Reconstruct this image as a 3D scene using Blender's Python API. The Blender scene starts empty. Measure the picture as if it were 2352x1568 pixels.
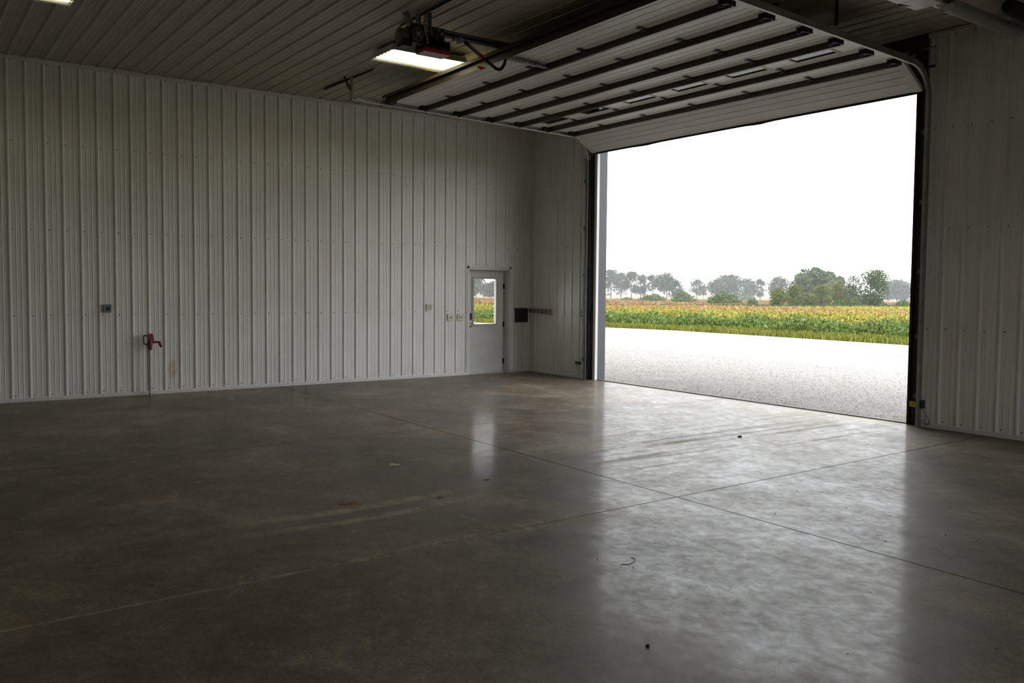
import bpy, bmesh, math, random
import numpy as np
from mathutils import Vector, Matrix
random.seed(7)
rng = np.random.default_rng(11)
sc = bpy.context.scene
COL = sc.collection
# ------------------------------------------------------------------ camera
F_PX, W_PX = 1985.886, 2352.0
cam_d = bpy.data.cameras.new('camera')
cam = bpy.data.objects.new('camera', cam_d)
COL.objects.link(cam)
yaw, pitch, roll = 0.949539, -0.050923, 0.009147
fwd = Vector((-math.sin(yaw) * math.cos(pitch), math.cos(yaw) * math.cos(pitch), math.sin(pitch)))
rt0 = Vector((math.cos(yaw), math.sin(yaw), 0))
up0 = rt0.cross(fwd)
rt = rt0 * math.cos(roll) + up0 * math.sin(roll)
up = -rt0 * math.sin(roll) + up0 * math.cos(roll)
cam.matrix_world = Matrix(((rt.x, up.x, -fwd.x, 13.94489), (rt.y, up.y, -fwd.y, -10.37506), (rt.z, up.z, -fwd.z, 1.68556), (0, 0, 0, 1)))
cam_d.sensor_width = 36.0
cam_d.lens = F_PX / W_PX * 36.0
cam_d.shift_x = -4.14 / W_PX
cam_d.shift_y = -23.51 / W_PX
cam_d.clip_start, cam_d.clip_end = 0.05, 3000
sc.camera = cam
# ------------------------------------------------------------------ sky (overcast white), exposure
SKY = 3.8
LAMP = 5.0
world = bpy.data.worlds.new('world')
sc.world = world
world.use_nodes = True
wn = world.node_tree
wn.nodes['Background'].inputs['Color'].default_value = (0.955, 0.98, 1.0, 1)
wn.nodes['Background'].inputs['Strength'].default_value = SKY
vs = sc.view_settings
vs.view_transform = 'Standard'
vs.look = 'None'
vs.exposure = 0.0
vs.gamma = 1.0
vs.use_curve_mapping = False
sc.cycles.max_bounces = 12
sc.cycles.diffuse_bounces = 8
sc.cycles.glossy_bounces = 4
sc.cycles.transparent_max_bounces = 12
sc.cycles.use_denoising = True
sc.cycles.sample_clamp_indirect = 6.0

H = 4.842           # ceiling
XL, XR = 2.0, 8.0   # big door opening
ROOM_X, ROOM_Y = 18.0, -15.0
P9 = 0.2286         # rib spacing


# ------------------------------------------------------------------ materials
def node(nt, typ, **kw):
    n = nt.nodes.new(typ)
    for k, v in kw.items():
        setattr(n, k, v)
    return n


def mat(name, col, rough=0.5, metal=0.0, var=0.0, vscale=3.0, vcol=None, bump=0.0, bscale=60.0, spec=0.5, emit=None, stretch=(1, 1, 1)):
    m = bpy.data.materials.new(name)
    m.use_nodes = True
    nt = m.node_tree
    b = nt.nodes['Principled BSDF']
    b.inputs['Base Color'].default_value = (*col, 1)
    b.inputs['Roughness'].default_value = rough
    b.inputs['Metallic'].default_value = metal
    b.inputs['Specular IOR Level'].default_value = spec
    tc = None
    if var or bump:
        tc = node(nt, 'ShaderNodeTexCoord')
        mp = node(nt, 'ShaderNodeMapping')
        mp.inputs['Scale'].default_value = stretch
        nt.links.new(tc.outputs['Object'], mp.inputs[0])
    if var:
        n = node(nt, 'ShaderNodeTexNoise')
        n.inputs['Scale'].default_value = vscale
        n.inputs['Detail'].default_value = 6
        n.inputs['Roughness'].default_value = 0.6
        nt.links.new(mp.outputs[0], n.inputs['Vector'])
        r = node(nt, 'ShaderNodeValToRGB')
        r.color_ramp.elements[0].position = 0.32
        r.color_ramp.elements[1].position = 0.68
        lo = vcol or tuple(c * (1 - var) for c in col)
        r.color_ramp.elements[0].color = (*lo, 1)
        r.color_ramp.elements[1].color = (*col, 1)
        nt.links.new(n.outputs['Fac'], r.inputs[0])
        nt.links.new(r.outputs[0], b.inputs['Base Color'])
    if bump:
        n2 = node(nt, 'ShaderNodeTexNoise')
        n2.inputs['Scale'].default_value = bscale
        n2.inputs['Detail'].default_value = 3
        nt.links.new(mp.outputs[0], n2.inputs['Vector'])
        bp = node(nt, 'ShaderNodeBump')
        bp.inputs['Strength'].default_value = bump
        bp.inputs['Distance'].default_value = 0.01
        nt.links.new(n2.outputs['Fac'], bp.inputs['Height'])
        nt.links.new(bp.outputs[0], b.inputs['Normal'])
    if emit:
        b.inputs['Emission Color'].default_value = (*emit[0], 1)
        b.inputs['Emission Strength'].default_value = emit[1]
    return m


def mix_rgb(nt, fac, a, b, blend='MIX'):
    n = node(nt, 'ShaderNodeMix', data_type='RGBA', blend_type=blend)
    for idx, v in ((0, fac), (6, a), (7, b)):
        if isinstance(v, (int, float)):
            n.inputs[idx].default_value = v
        elif isinstance(v, tuple):
            n.inputs[idx].default_value = (*v, 1)
        else:
            nt.links.new(v, n.inputs[idx])
    return n.outputs[2]


def noise(nt, vec, scale, detail=5, rough=0.6, dist=0.0):
    n = node(nt, 'ShaderNodeTexNoise')
    n.inputs['Scale'].default_value = scale
    n.inputs['Detail'].default_value = detail
    n.inputs['Roughness'].default_value = rough
    n.inputs['Distortion'].default_value = dist
    nt.links.new(vec, n.inputs['Vector'])
    return n.outputs['Fac']


def ramp(nt, fac, stops):
    r = node(nt, 'ShaderNodeValToRGB')
    cr = r.color_ramp
    while len(cr.elements) < len(stops):
        cr.elements.new(0.5)
    for e, (p, c) in zip(cr.elements, stops):
        e.position = p
        e.color = (*c, 1) if isinstance(c, tuple) else (c, c, c, 1)
    nt.links.new(fac, r.inputs[0])
    return r.outputs[0]


def math_n(nt, op, a, b=None, c=None, clamp=False):
    n = node(nt, 'ShaderNodeMath', operation=op, use_clamp=clamp)
    for i, v in enumerate((a, b, c)):
        if v is None:
            continue
        if isinstance(v, (int, float)):
            n.inputs[i].default_value = v
        else:
            nt.links.new(v, n.inputs[i])
    return n.outputs[0]


def maprange(nt, v, a, b, c=0.0, d=1.0, smooth=True):
    n = node(nt, 'ShaderNodeMapRange', interpolation_type='SMOOTHSTEP' if smooth else 'LINEAR')
    nt.links.new(v, n.inputs[0])
    for i, x in enumerate((a, b, c, d)):
        n.inputs[i + 1].default_value = x
    return n.outputs[0]


def steel_material():
    """White painted liner steel with faint dust and grime."""
    m = bpy.data.materials.new('white_liner_steel')
    m.use_nodes = True
    nt = m.node_tree
    b = nt.nodes['Principled BSDF']
    g = node(nt, 'ShaderNodeNewGeometry')
    pos = g.outputs['Position']
    n1 = noise(nt, pos, 0.9, 5, 0.6)
    mp = node(nt, 'ShaderNodeMapping')
    mp.inputs['Scale'].default_value = (6, 6, 0.5)
    nt.links.new(pos, mp.inputs[0])
    n2 = noise(nt, mp.outputs[0], 2.2, 4, 0.6)
    c = mix_rgb(nt, ramp(nt, n1, [(0.35, 0.0), (0.7, 1.0)]), (0.66, 0.645, 0.615), (0.755, 0.748, 0.73))
    c = mix_rgb(nt, math_n(nt, 'MULTIPLY', ramp(nt, n2, [(0.5, 0.0), (0.75, 1.0)]), 0.35), c, (0.57, 0.545, 0.50))
    # yellow splash stain low on the left wall
    sep = node(nt, 'ShaderNodeSeparateXYZ')
    nt.links.new(pos, sep.inputs[0])
    dy = math_n(nt, 'DIVIDE', math_n(nt, 'ADD', sep.outputs[1], 6.9), 0.075)
    dz = math_n(nt, 'DIVIDE', math_n(nt, 'SUBTRACT', sep.outputs[2], 0.36), 0.17)
    d2 = math_n(nt, 'ADD', math_n(nt, 'MULTIPLY', dy, dy), math_n(nt, 'MULTIPLY', dz, dz))
    near = math_n(nt, 'LESS_THAN', sep.outputs[0], 0.06)
    st = math_n(nt, 'MULTIPLY', maprange(nt, d2, 1.3, 0.0), near)
    st = math_n(nt, 'MULTIPLY', st, ramp(nt, noise(nt, pos, 9.0), [(0.3, 0.25), (0.65, 0.8)]))
    c = mix_rgb(nt, st, c, (0.42, 0.33, 0.14))
    nt.links.new(c, b.inputs['Base Color'])
    b.inputs['Roughness'].default_value = 0.42
    b.inputs['Specular IOR Level'].default_value = 0.45
    return m


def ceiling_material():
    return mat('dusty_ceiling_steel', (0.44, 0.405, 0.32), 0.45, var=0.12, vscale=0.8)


def floor_material():
    m = bpy.data.materials.new('sealed_concrete')
    m.use_nodes = True
    nt = m.node_tree
    b = nt.nodes['Principled BSDF']
    g = node(nt, 'ShaderNodeNewGeometry')
    pos = g.outputs['Position']
    mp = node(nt, 'ShaderNodeMapping')
    mp.inputs['Scale'].default_value = (0.9, 1.0, 1.0)
    mp.inputs['Rotation'].default_value = (0, 0, 0.5)
    nt.links.new(pos, mp.inputs[0])
    v = mp.outputs[0]
    big = noise(nt, v, 0.42, 8, 0.62, 0.3)
    mid = noise(nt, v, 1.15, 12, 0.72, 0.25)
    mid2 = noise(nt, v, 3.2, 10, 0.74, 0.2)
    fine2 = noise(nt, v, 11.0, 7, 0.75, 0.4)
    fine = noise(nt, pos, 48.0, 6, 0.8)
    tint = noise(nt, pos, 0.8, 5, 0.6, 0.5)
    col = ramp(nt, mid, [(0.34, (0.085, 0.062, 0.037)), (0.47, (0.170, 0.136, 0.094)), (0.56, (0.235, 0.200, 0.150)), (0.68, (0.37, 0.335, 0.28))])
    col = mix_rgb(nt, math_n(nt, 'MULTIPLY', ramp(nt, tint, [(0.42, 0.0), (0.62, 1.0)]), 0.55), col, mix_rgb(nt, 1.0, col, (0.92, 1.02, 1.20), 'MULTIPLY'))
    col = mix_rgb(nt, 1.0, col, ramp(nt, big, [(0.34, 0.45), (0.5, 0.90), (0.66, 1.40)]), 'MULTIPLY')
    col = mix_rgb(nt, math_n(nt, 'MULTIPLY', ramp(nt, mid2, [(0.54, 0.0), (0.66, 1.0)]), 0.55), col, (0.36, 0.335, 0.285))
    col = mix_rgb(nt, math_n(nt, 'MULTIPLY', ramp(nt, mid2, [(0.33, 1.0), (0.45, 0.0)]), 0.5), col, (0.085, 0.062, 0.038))
    col = mix_rgb(nt, 1.0, col, ramp(nt, fine2, [(0.32, 0.62), (0.68, 1.34)]), 'MULTIPLY')
    col = mix_rgb(nt, 1.0, col, ramp(nt, fine, [(0.34, 0.62), (0.66, 1.36)]), 'MULTIPLY')
    sep = node(nt, 'ShaderNodeSeparateXYZ')
    nt.links.new(pos, sep.inputs[0])
    x, y = sep.outputs[0], sep.outputs[1]
    # pale dust swept along the joint at x ~ 9.1 (the near half), ragged
    xb = math_n(nt, 'ADD', x, math_n(nt, 'MULTIPLY', y, 0.018))
    off = math_n(nt, 'ABSOLUTE', math_n(nt, 'SUBTRACT', xb, 8.99))
    dust = maprange(nt, math_n(nt, 'DIVIDE', off, maprange(nt, y, -8.3, -6.9, 0.035, 0.26)), 1.0, 0.0)
    dust = math_n(nt, 'MULTIPLY', dust, maprange(nt, y, -5.6, -6.6))
    dust = math_n(nt, 'MULTIPLY', dust, ramp(nt, noise(nt, pos, 4.5, 10, 0.8), [(0.42, 0.0), (0.60, 0.8)]))
    ja = math_n(nt, 'ABSOLUTE', math_n(nt, 'ADD', math_n(nt, 'ADD', y, math_n(nt, 'MULTIPLY', x, 0.0085)), 5.18))
    jc = math_n(nt, 'ABSOLUTE', math_n(nt, 'SUBTRACT', math_n(nt, 'ADD', x, math_n(nt, 'MULTIPLY', y, 0.007)), 5.065))
    jb = math_n(nt, 'ADD', off, maprange(nt, y, -5.2, -5.8, 0.0, 1.0))
    jd = math_n(nt, 'MINIMUM', math_n(nt, 'MINIMUM', ja, jc), jb)
    dirt = math_n(nt, 'MULTIPLY', maprange(nt, jd, 0.040, 0.004), ramp(nt, noise(nt, pos, 4.0, 6, 0.7), [(0.3, 0.35), (0.6, 1.0)]))
    col = mix_rgb(nt, math_n(nt, 'MULTIPLY', dirt, 0.6), col, (0.05, 0.036, 0.022))
    # tyre tracks: dusty arcs turning on the slab
    arcs = None
    for cx, cy, rad, w in ((3.0, -7.7, 5.0, 0.10), (3.0, -7.7, 5.29, 0.08)):
        dx = math_n(nt, 'SUBTRACT', x, cx)
        dyy = math_n(nt, 'SUBTRACT', y, cy)
        d = math_n(nt, 'SQRT', math_n(nt, 'ADD', math_n(nt, 'MULTIPLY', dx, dx), math_n(nt, 'MULTIPLY', dyy, dyy)))
        a = maprange(nt, math_n(nt, 'ABSOLUTE', math_n(nt, 'SUBTRACT', d, rad)), w, w * 0.35)
        a = math_n(nt, 'MULTIPLY', a, maprange(nt, dyy, 1.5, 0.6))
        a = math_n(nt, 'MULTIPLY', a, maprange(nt, dyy, -1.0, -0.3))
        arcs = a if arcs is None else math_n(nt, 'MAXIMUM', arcs, a)
    arcs = math_n(nt, 'MULTIPLY', arcs, ramp(nt, noise(nt, pos, 5.0, 8, 0.8), [(0.38, 0.15), (0.56, 0.9)]))
    # streaks of long straight wheel marks in front of the opening
    mp2 = node(nt, 'ShaderNodeMapping')
    mp2.inputs['Rotation'].default_value = (0, 0, -0.12)
    mp2.inputs['Scale'].default_value = (9.0, 0.45, 1)
    nt.links.new(pos, mp2.inputs[0])
    stk = ramp(nt, noise(nt, mp2.outputs[0], 1.0, 4, 0.6), [(0.5, 0.0), (0.66, 1.0)])
    zone = math_n(nt, 'MULTIPLY', maprange(nt, math_n(nt, 'ABSOLUTE', math_n(nt, 'SUBTRACT', x, 7.4)), 1.1, 0.5), maprange(nt, y, -5.6, -4.6))
    stk = math_n(nt, 'MULTIPLY', stk, zone)
    light = math_n(nt, 'MAXIMUM', math_n(nt, 'MAXIMUM', dust, arcs), math_n(nt, 'MULTIPLY', stk, 0.5))
    col = mix_rgb(nt, light, col, (0.60, 0.57, 0.51))
    col = mix_rgb(nt, 1.0, col, (0.82, 0.76, 0.645), 'MULTIPLY')
    nt.links.new(col, b.inputs['Base Color'])
    ro = ramp(nt, mid, [(0.3, 0.48), (0.55, 0.56), (0.8, 0.64)])
    ro = math_n(nt, 'ADD', ro, math_n(nt, 'MULTIPLY', light, 0.3))
    nt.links.new(ro, b.inputs['Roughness'])
    b.inputs['IOR'].default_value = 1.75
    cw = math_n(nt, 'SUBTRACT', 0.40, math_n(nt, 'ADD', math_n(nt, 'MULTIPLY', ramp(nt, mid, [(0.40, 0.0), (0.62, 1.0)]), 0.16), math_n(nt, 'MULTIPLY', ramp(nt, fine2, [(0.40, 0.0), (0.62, 1.0)]), 0.12)))
    nt.links.new(math_n(nt, 'SUBTRACT', cw, math_n(nt, 'MULTIPLY', light, 0.3), clamp=True), b.inputs['Coat Weight'])
    b.inputs['Coat Roughness'].default_value = 0.15
    b.inputs['Coat IOR'].default_value = 1.45
    bp = node(nt, 'ShaderNodeBump')
    bp.inputs['Strength'].default_value = 0.05
    bp.inputs['Distance'].default_value = 0.002
    nt.links.new(fine, bp.inputs['Height'])
    nt.links.new(bp.outputs[0], b.inputs['Normal'])
    # worn sealer: bare, dusty concrete shows through it in patches
    df = node(nt, 'ShaderNodeBsdfDiffuse')
    nt.links.new(col, df.inputs['Color'])
    wear = math_n(nt, 'ADD', math_n(nt, 'MULTIPLY', ramp(nt, mid2, [(0.38, 0.0), (0.62, 1.0)]), 0.26), math_n(nt, 'MULTIPLY', ramp(nt, fine2, [(0.38, 0.0), (0.62, 1.0)]), 0.22))
    wear = math_n(nt, 'ADD', wear, math_n(nt, 'MULTIPLY', light, 0.4), clamp=True)
    mx = node(nt, 'ShaderNodeMixShader')
    nt.links.new(wear, mx.inputs[0])
    nt.links.new(b.outputs[0], mx.inputs[1])
    nt.links.new(df.outputs[0], mx.inputs[2])
    nt.links.new(mx.outputs[0], nt.nodes['Material Output'].inputs[0])
    return m


def ground_material():
    """Fields beyond the road: soya in front (x > -60), dry brown crop behind, tan far land."""
    m = bpy.data.materials.new('field_ground')
    m.use_nodes = True
    nt = m.node_tree
    b = nt.nodes['Principled BSDF']
    g = node(nt, 'ShaderNodeNewGeometry')
    pos = g.outputs['Position']
    sep = node(nt, 'ShaderNodeSeparateXYZ')
    nt.links.new(pos, sep.inputs[0])
    x, y = sep.outputs[0], sep.outputs[1]
    n1 = noise(nt, pos, 0.12, 6, 0.65)
    n2 = noise(nt, pos, 1.2, 6, 0.7)
    soy = ramp(nt, n2, [(0.3, (0.12, 0.16, 0.025)), (0.5, (0.28, 0.23, 0.035)), (0.7, (0.33, 0.25, 0.05))])
    brown = ramp(nt, n1, [(0.3, (0.20, 0.125, 0.05)), (0.5, (0.25, 0.155, 0.075)), (0.7, (0.20, 0.16, 0.045))])
    grass = ramp(nt, n2, [(0.3, (0.09, 0.11, 0.015)), (0.7, (0.16, 0.17, 0.03))])
    c = mix_rgb(nt, maprange(nt, x, -57, -63), soy, brown)
    far = maprange(nt, x, -180, -230)
    c = mix_rgb(nt, far, c, (0.21, 0.17, 0.11))
    c = mix_rgb(nt, maprange(nt, y, 24, 21), c, grass)
    nt.links.new(c, b.inputs['Base Color'])
    b.inputs['Roughness'].default_value = 0.9
    b.inputs['Specular IOR Level'].default_value = 0.1
    return m


def gravel_material():
    m = bpy.data.materials.new('limestone_gravel')
    m.use_nodes = True
    nt = m.node_tree
    b = nt.nodes['Principled BSDF']
    g = node(nt, 'ShaderNodeNewGeometry')
    pos = g.outputs['Position']
    vo = node(nt, 'ShaderNodeTexVoronoi')
    vo.inputs['Scale'].default_value = 70.0
    nt.links.new(pos, vo.inputs['Vector'])
    c = ramp(nt, vo.outputs['Distance'], [(0.1, (0.38, 0.365, 0.345)), (0.5, (0.31, 0.295, 0.28)), (0.85, (0.19, 0.178, 0.16))])
    c = mix_rgb(nt, 0.35, c, ramp(nt, noise(nt, pos, 6.0, 6, 0.7), [(0.3, (0.20, 0.18, 0.155)), (0.7, (0.35, 0.335, 0.32))]))
    # stone coloured darker and browner towards the slab, in patches
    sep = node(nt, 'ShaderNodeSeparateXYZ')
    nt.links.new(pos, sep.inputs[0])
    slab_tone = math_n(nt, 'MULTIPLY', maprange(nt, sep.outputs[1], 8.5, 0.3), ramp(nt, noise(nt, pos, 1.6, 8, 0.75), [(0.25, 0.6), (0.6, 1.0)]))
    c = mix_rgb(nt, slab_tone, c, mix_rgb(nt, noise(nt, pos, 30.0, 4, 0.7), (0.06, 0.052, 0.042), (0.20, 0.187, 0.17)))
    nt.links.new(c, b.inputs['Base Color'])
    b.inputs['Roughness'].default_value = 0.85
    bp = node(nt, 'ShaderNodeBump')
    bp.inputs['Strength'].default_value = 0.35
    bp.inputs['Distance'].default_value = 0.02
    bp.invert = True
    nt.links.new(vo.outputs['Distance'], bp.inputs['Height'])
    nt.links.new(bp.outputs[0], b.inputs['Normal'])
    return m


def foliage_material(name, lo, hi, alt=None, scale=0.6):
    """Leaf colour varied from leaf to leaf."""
    m = bpy.data.materials.new(name)
    m.use_nodes = True
    nt = m.node_tree
    b = nt.nodes['Principled BSDF']
    g = node(nt, 'ShaderNodeNewGeometry')
    r = ramp(nt, g.outputs['Random Per Island'], [(0.0, lo), (0.8, hi)] + ([(0.97, alt)] if alt else []))
    n = noise(nt, g.outputs['Position'], scale, 3, 0.6)
    c = mix_rgb(nt, ramp(nt, n, [(0.3, 0.0), (0.7, 1.0)]), mix_rgb(nt, 0.45, r, lo), r)
    nt.links.new(c, b.inputs['Base Color'])
    b.inputs['Roughness'].default_value = 0.7
    b.inputs['Specular IOR Level'].default_value = 0.2
    b.inputs['Subsurface Weight'].default_value = 0.0
    return m


def glass_material(name, tint=(1, 1, 1)):
    m = bpy.data.materials.new(name)
    m.use_nodes = True
    nt = m.node_tree
    nt.nodes.remove(nt.nodes['Principled BSDF'])
    out = nt.nodes['Material Output']
    tr = node(nt, 'ShaderNodeBsdfTransparent')
    tr.inputs[0].default_value = (*tint, 1)
    gl = node(nt, 'ShaderNodeBsdfGlossy')
    gl.inputs['Roughness'].default_value = 0.03
    fr = node(nt, 'ShaderNodeFresnel')
    fr.inputs[0].default_value = 1.5
    mx = node(nt, 'ShaderNodeMixShader')
    nt.links.new(fr.outputs[0], mx.inputs[0])
    nt.links.new(tr.outputs[0], mx.inputs[1])
    nt.links.new(gl.outputs[0], mx.inputs[2])
    nt.links.new(mx.outputs[0], out.inputs[0])
    return m


M = dict(
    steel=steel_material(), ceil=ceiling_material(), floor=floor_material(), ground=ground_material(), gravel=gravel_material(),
    white=mat('white_paint', (0.68, 0.67, 0.65), 0.4, var=0.1, vscale=2.5),
    trim=mat('white_trim', (0.66, 0.65, 0.63), 0.4, var=0.12, vscale=3),
    joint=mat('joint_dirt', (0.03, 0.024, 0.018), 0.9),
    edge=mat('slab_edge_concrete', (0.22, 0.205, 0.19), 0.7, var=0.3, vscale=8, bump=0.3),
    road=mat('pale_road', (0.255, 0.247, 0.24), 0.8, var=0.12, vscale=0.5, stretch=(0.2, 3, 1)),
    stone=mat('gravel_stone', (0.48, 0.455, 0.43), 0.85),
    galv=mat('galvanized', (0.50, 0.505, 0.50), 0.38, 0.45, var=0.2, vscale=6),
    galvd=mat('dull_galvanized', (0.36, 0.37, 0.36), 0.5, 0.7, var=0.3, vscale=5),
    darksteel=mat('dark_steel', (0.045, 0.045, 0.05), 0.5, 0.3),
    track=mat('aged_track_steel', (0.17, 0.18, 0.20), 0.42, 0.75, var=0.3, vscale=4),
    black=mat('black_paint', (0.012, 0.012, 0.013), 0.45),
    rubber=mat('black_rubber', (0.012, 0.013, 0.018), 0.7),
    brown=mat('brown_painted_strut', (0.062, 0.046, 0.036), 0.4),
    wood=mat('dark_lumber', (0.075, 0.03, 0.014), 0.75, var=0.4, vscale=2.5, stretch=(1, 8, 8)),
    post=mat('dark_jamb_post', (0.035, 0.026, 0.02), 0.7, var=0.3, vscale=3),
    panelw=mat('white_door_skin', (0.72, 0.695, 0.66), 0.45, var=0.08, vscale=2),
    bluegrey=mat('blue_grey_trim', (0.085, 0.095, 0.115), 0.45, var=0.1, vscale=3),
    seal=mat('white_weather_strip', (0.78, 0.77, 0.75), 0.5),
    doorp=mat('worn_white_door', (0.60, 0.595, 0.575), 0.5, var=0.14, vscale=5),
    beige=mat('beige_plastic', (0.55, 0.50, 0.41), 0.5, var=0.15, vscale=6),
    ivory=mat('ivory_plate', (0.60, 0.555, 0.47), 0.4),
    slot=mat('dark_slot', (0.05, 0.04, 0.035), 0.6),
    chrome=mat('chrome', (0.75, 0.75, 0.75), 0.15, 1.0),
    red=mat('red_enamel', (0.20, 0.008, 0.014), 0.35, var=0.25, vscale=9),
    redp=mat('red_plastic', (0.45, 0.015, 0.015), 0.4),
    lens=mat('pink_lens', (0.42, 0.24, 0.25), 0.35),
    yellow=mat('yellow_plastic', (0.55, 0.43, 0.03), 0.45),
    cord=mat('yellow_cord', (0.45, 0.25, 0.02), 0.5),
    greym=mat('grey_motor', (0.12, 0.115, 0.10), 0.5, 0.2),
    lampw=mat('white_reflector', (0.8, 0.8, 0.78), 0.3),
    tube=mat('lit_tube', (1, 1, 1), 0.4, emit=((1.0, 0.90, 0.56), LAMP)),
    oldwood=mat('weathered_board', (0.44, 0.36, 0.29), 0.7, var=0.3, vscale=6),
    iron=mat('rusty_iron', (0.055, 0.025, 0.015), 0.6, 0.2),
    block=mat('dark_timber', (0.028, 0.017, 0.013), 0.8, var=0.4, vscale=8),
    rust=mat('rust_orange', (0.30, 0.10, 0.025), 0.85, var=0.3, vscale=20),
    bark=mat('grey_bark', (0.075, 0.07, 0.06), 0.9),
    glass=glass_material('clear_pane'), dglass=glass_material('door_lite', (0.75, 0.78, 0.78)),
    screw=mat('screw_head', (0.10, 0.09, 0.08), 0.5, 0.3),
    orangepipe=mat('sooty_pipe', (0.02, 0.019, 0.018), 0.6, 0.2),
    paper=mat('pale_paper', (0.55, 0.52, 0.36), 0.8),
    dustp=mat('pale_joint_dust', (0.58, 0.555, 0.51), 0.9),
    leaf=mat('dead_leaf', (0.06, 0.035, 0.02), 0.8),
)


# ------------------------------------------------------------------ mesh builder
class MB:
    def __init__(s):
        s.v, s.f, s.n = [], [], 0

    def add(s, verts, faces):
        o = s.n
        s.v.extend([tuple(v) for v in verts])
        s.n += len(verts)
        s.f.extend([tuple(i + o for i in f) for f in faces])
        return s

    def box(s, lo, hi):
        (a, b, c), (d, e, f) = lo, hi
        return s.add([(a, b, c), (d, b, c), (d, e, c), (a, e, c), (a, b, f), (d, b, f), (d, e, f), (a, e, f)],
                     [(0, 3, 2, 1), (4, 5, 6, 7), (0, 1, 5, 4), (1, 2, 6, 5), (2, 3, 7, 6), (3, 0, 4, 7)])

    def bar(s, p, q, w, h, upv=(0, 0, 1)):
        """A rectangular bar from p to q, w wide (sideways) and h high (along upv)."""
        p, q = Vector(p), Vector(q)
        d = (q - p).normalized()
        u = Vector(upv)
        side = d.cross(u).normalized()
        u = side.cross(d).normalized()
        side, u = side * w / 2, u * h / 2
        vs_ = [p - side - u, p + side - u, p + side + u, p - side + u, q - side - u, q + side - u, q + side + u, q - side + u]
        return s.add(vs_, [(0, 1, 2, 3), (7, 6, 5, 4), (0, 4, 5, 1), (1, 5, 6, 2), (2, 6, 7, 3), (3, 7, 4, 0)])

    def tube(s, pts, r, n=8, cap=True):
        pts = [Vector(p) for p in pts]
        rad = r if isinstance(r, (list, tuple)) else [r] * len(pts)
        rings = []
        prev = None
        for i, p in enumerate(pts):
            a = pts[max(i - 1, 0)]
            b = pts[min(i + 1, len(pts) - 1)]
            d = (b - a).normalized()
            if prev is None:
                t = Vector((0, 0, 1)) if abs(d.z) < 0.9 else Vector((1, 0, 0))
                e1 = d.cross(t).normalized()
            else:
                e1 = (prev - d * prev.dot(d)).normalized()
            prev = e1
            e2 = d.cross(e1)
            rings.append([p + (e1 * math.cos(2 * math.pi * k / n) + e2 * math.sin(2 * math.pi * k / n)) * rad[i] for k in range(n)])
        vs_ = [v for rg in rings for v in rg]
        fs = []
        for i in range(len(pts) - 1):
            for k in range(n):
                k2 = (k + 1) % n
                fs.append((i * n + k, i * n + k2, (i + 1) * n + k2, (i + 1) * n + k))
        if cap:
            fs.append(tuple(range(n - 1, -1, -1)))
            fs.append(tuple((len(pts) - 1) * n + k for k in range(n)))
        return s.add(vs_, fs)

    def cyl(s, c, ax, r, h, n=16):
        c, ax = Vector(c), Vector(ax).normalized()
        return s.tube([c - ax * h / 2, c + ax * h / 2], r, n)

    def loft(s, rings, closed=True, cap=True):
        n = len(rings[0])
        vs_ = [v for rg in rings for v in rg]
        fs = []
        for i in range(len(rings) - 1):
            for k in range(n if closed else n - 1):
                k2 = (k + 1) % n
                fs.append((i * n + k, i * n + k2, (i + 1) * n + k2, (i + 1) * n + k))
        if cap and closed:
            fs.append(tuple(range(n - 1, -1, -1)))
            fs.append(tuple((len(rings) - 1) * n + k for k in range(n)))
        return s.add(vs_, fs)

    def mesh(s, name, smooth=False, fix=True):
        me = bpy.data.meshes.new(name)
        me.from_pydata(s.v, [], s.f)
        if fix:
            bm = bmesh.new()
            bm.from_mesh(me)
            bmesh.ops.recalc_face_normals(bm, faces=bm.faces)
            bm.to_mesh(me)
            bm.free()
        if smooth:
            me.shade_smooth()
            me.set_sharp_from_angle(angle=math.radians(38))
        me.update()
        return me


def link(name, me, m=None, parent=None, loc=None):
    o = bpy.data.objects.new(name, me)
    COL.objects.link(o)
    if m is not None and me is not None and not me.materials:
        me.materials.append(m)
    if parent is not None:
        o.parent = parent
    if loc is not None:
        o.location = loc
    return o


def part(name, mb, m, parent, smooth=False, label=None):
    """A part: its mesh is given in world coordinates and moved into its parent's frame."""
    me = mb.mesh(name, smooth)
    o = link(name, me, m, parent)
    off = Vector((0, 0, 0))
    p = parent
    while p is not None:
        off += p.location
        p = p.parent
    me.transform(Matrix.Translation(-off))
    if label:
        o['label'] = label
    return o


def thing(name, loc, label, cat, group=None, kind=None):
    o = bpy.data.objects.new(name, None)
    COL.objects.link(o)
    o.location = loc
    o.empty_display_size = 0.1
    o['label'] = label
    o['category'] = cat
    if group:
        o['group'] = group
    if kind:
        o['kind'] = kind
    return o


def tag(o, label, cat, group=None, kind=None):
    o['label'] = label
    o['category'] = cat
    if group:
        o['group'] = group
    if kind:
        o['kind'] = kind
    return o


def structure(name, label):
    o = bpy.data.objects.new(name, None)
    COL.objects.link(o)
    o['kind'] = 'structure'
    o['label'] = label
    return o


def struct_mesh(name, mb, m, label, smooth=False):
    o = link(name, mb.mesh(name, smooth), m)
    o['kind'] = 'structure'
    o['label'] = label
    return o


def dup(o, parent, loc):
    c = o.copy()
    COL.objects.link(c)
    c.parent = parent
    c.location = loc
    return c


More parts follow.
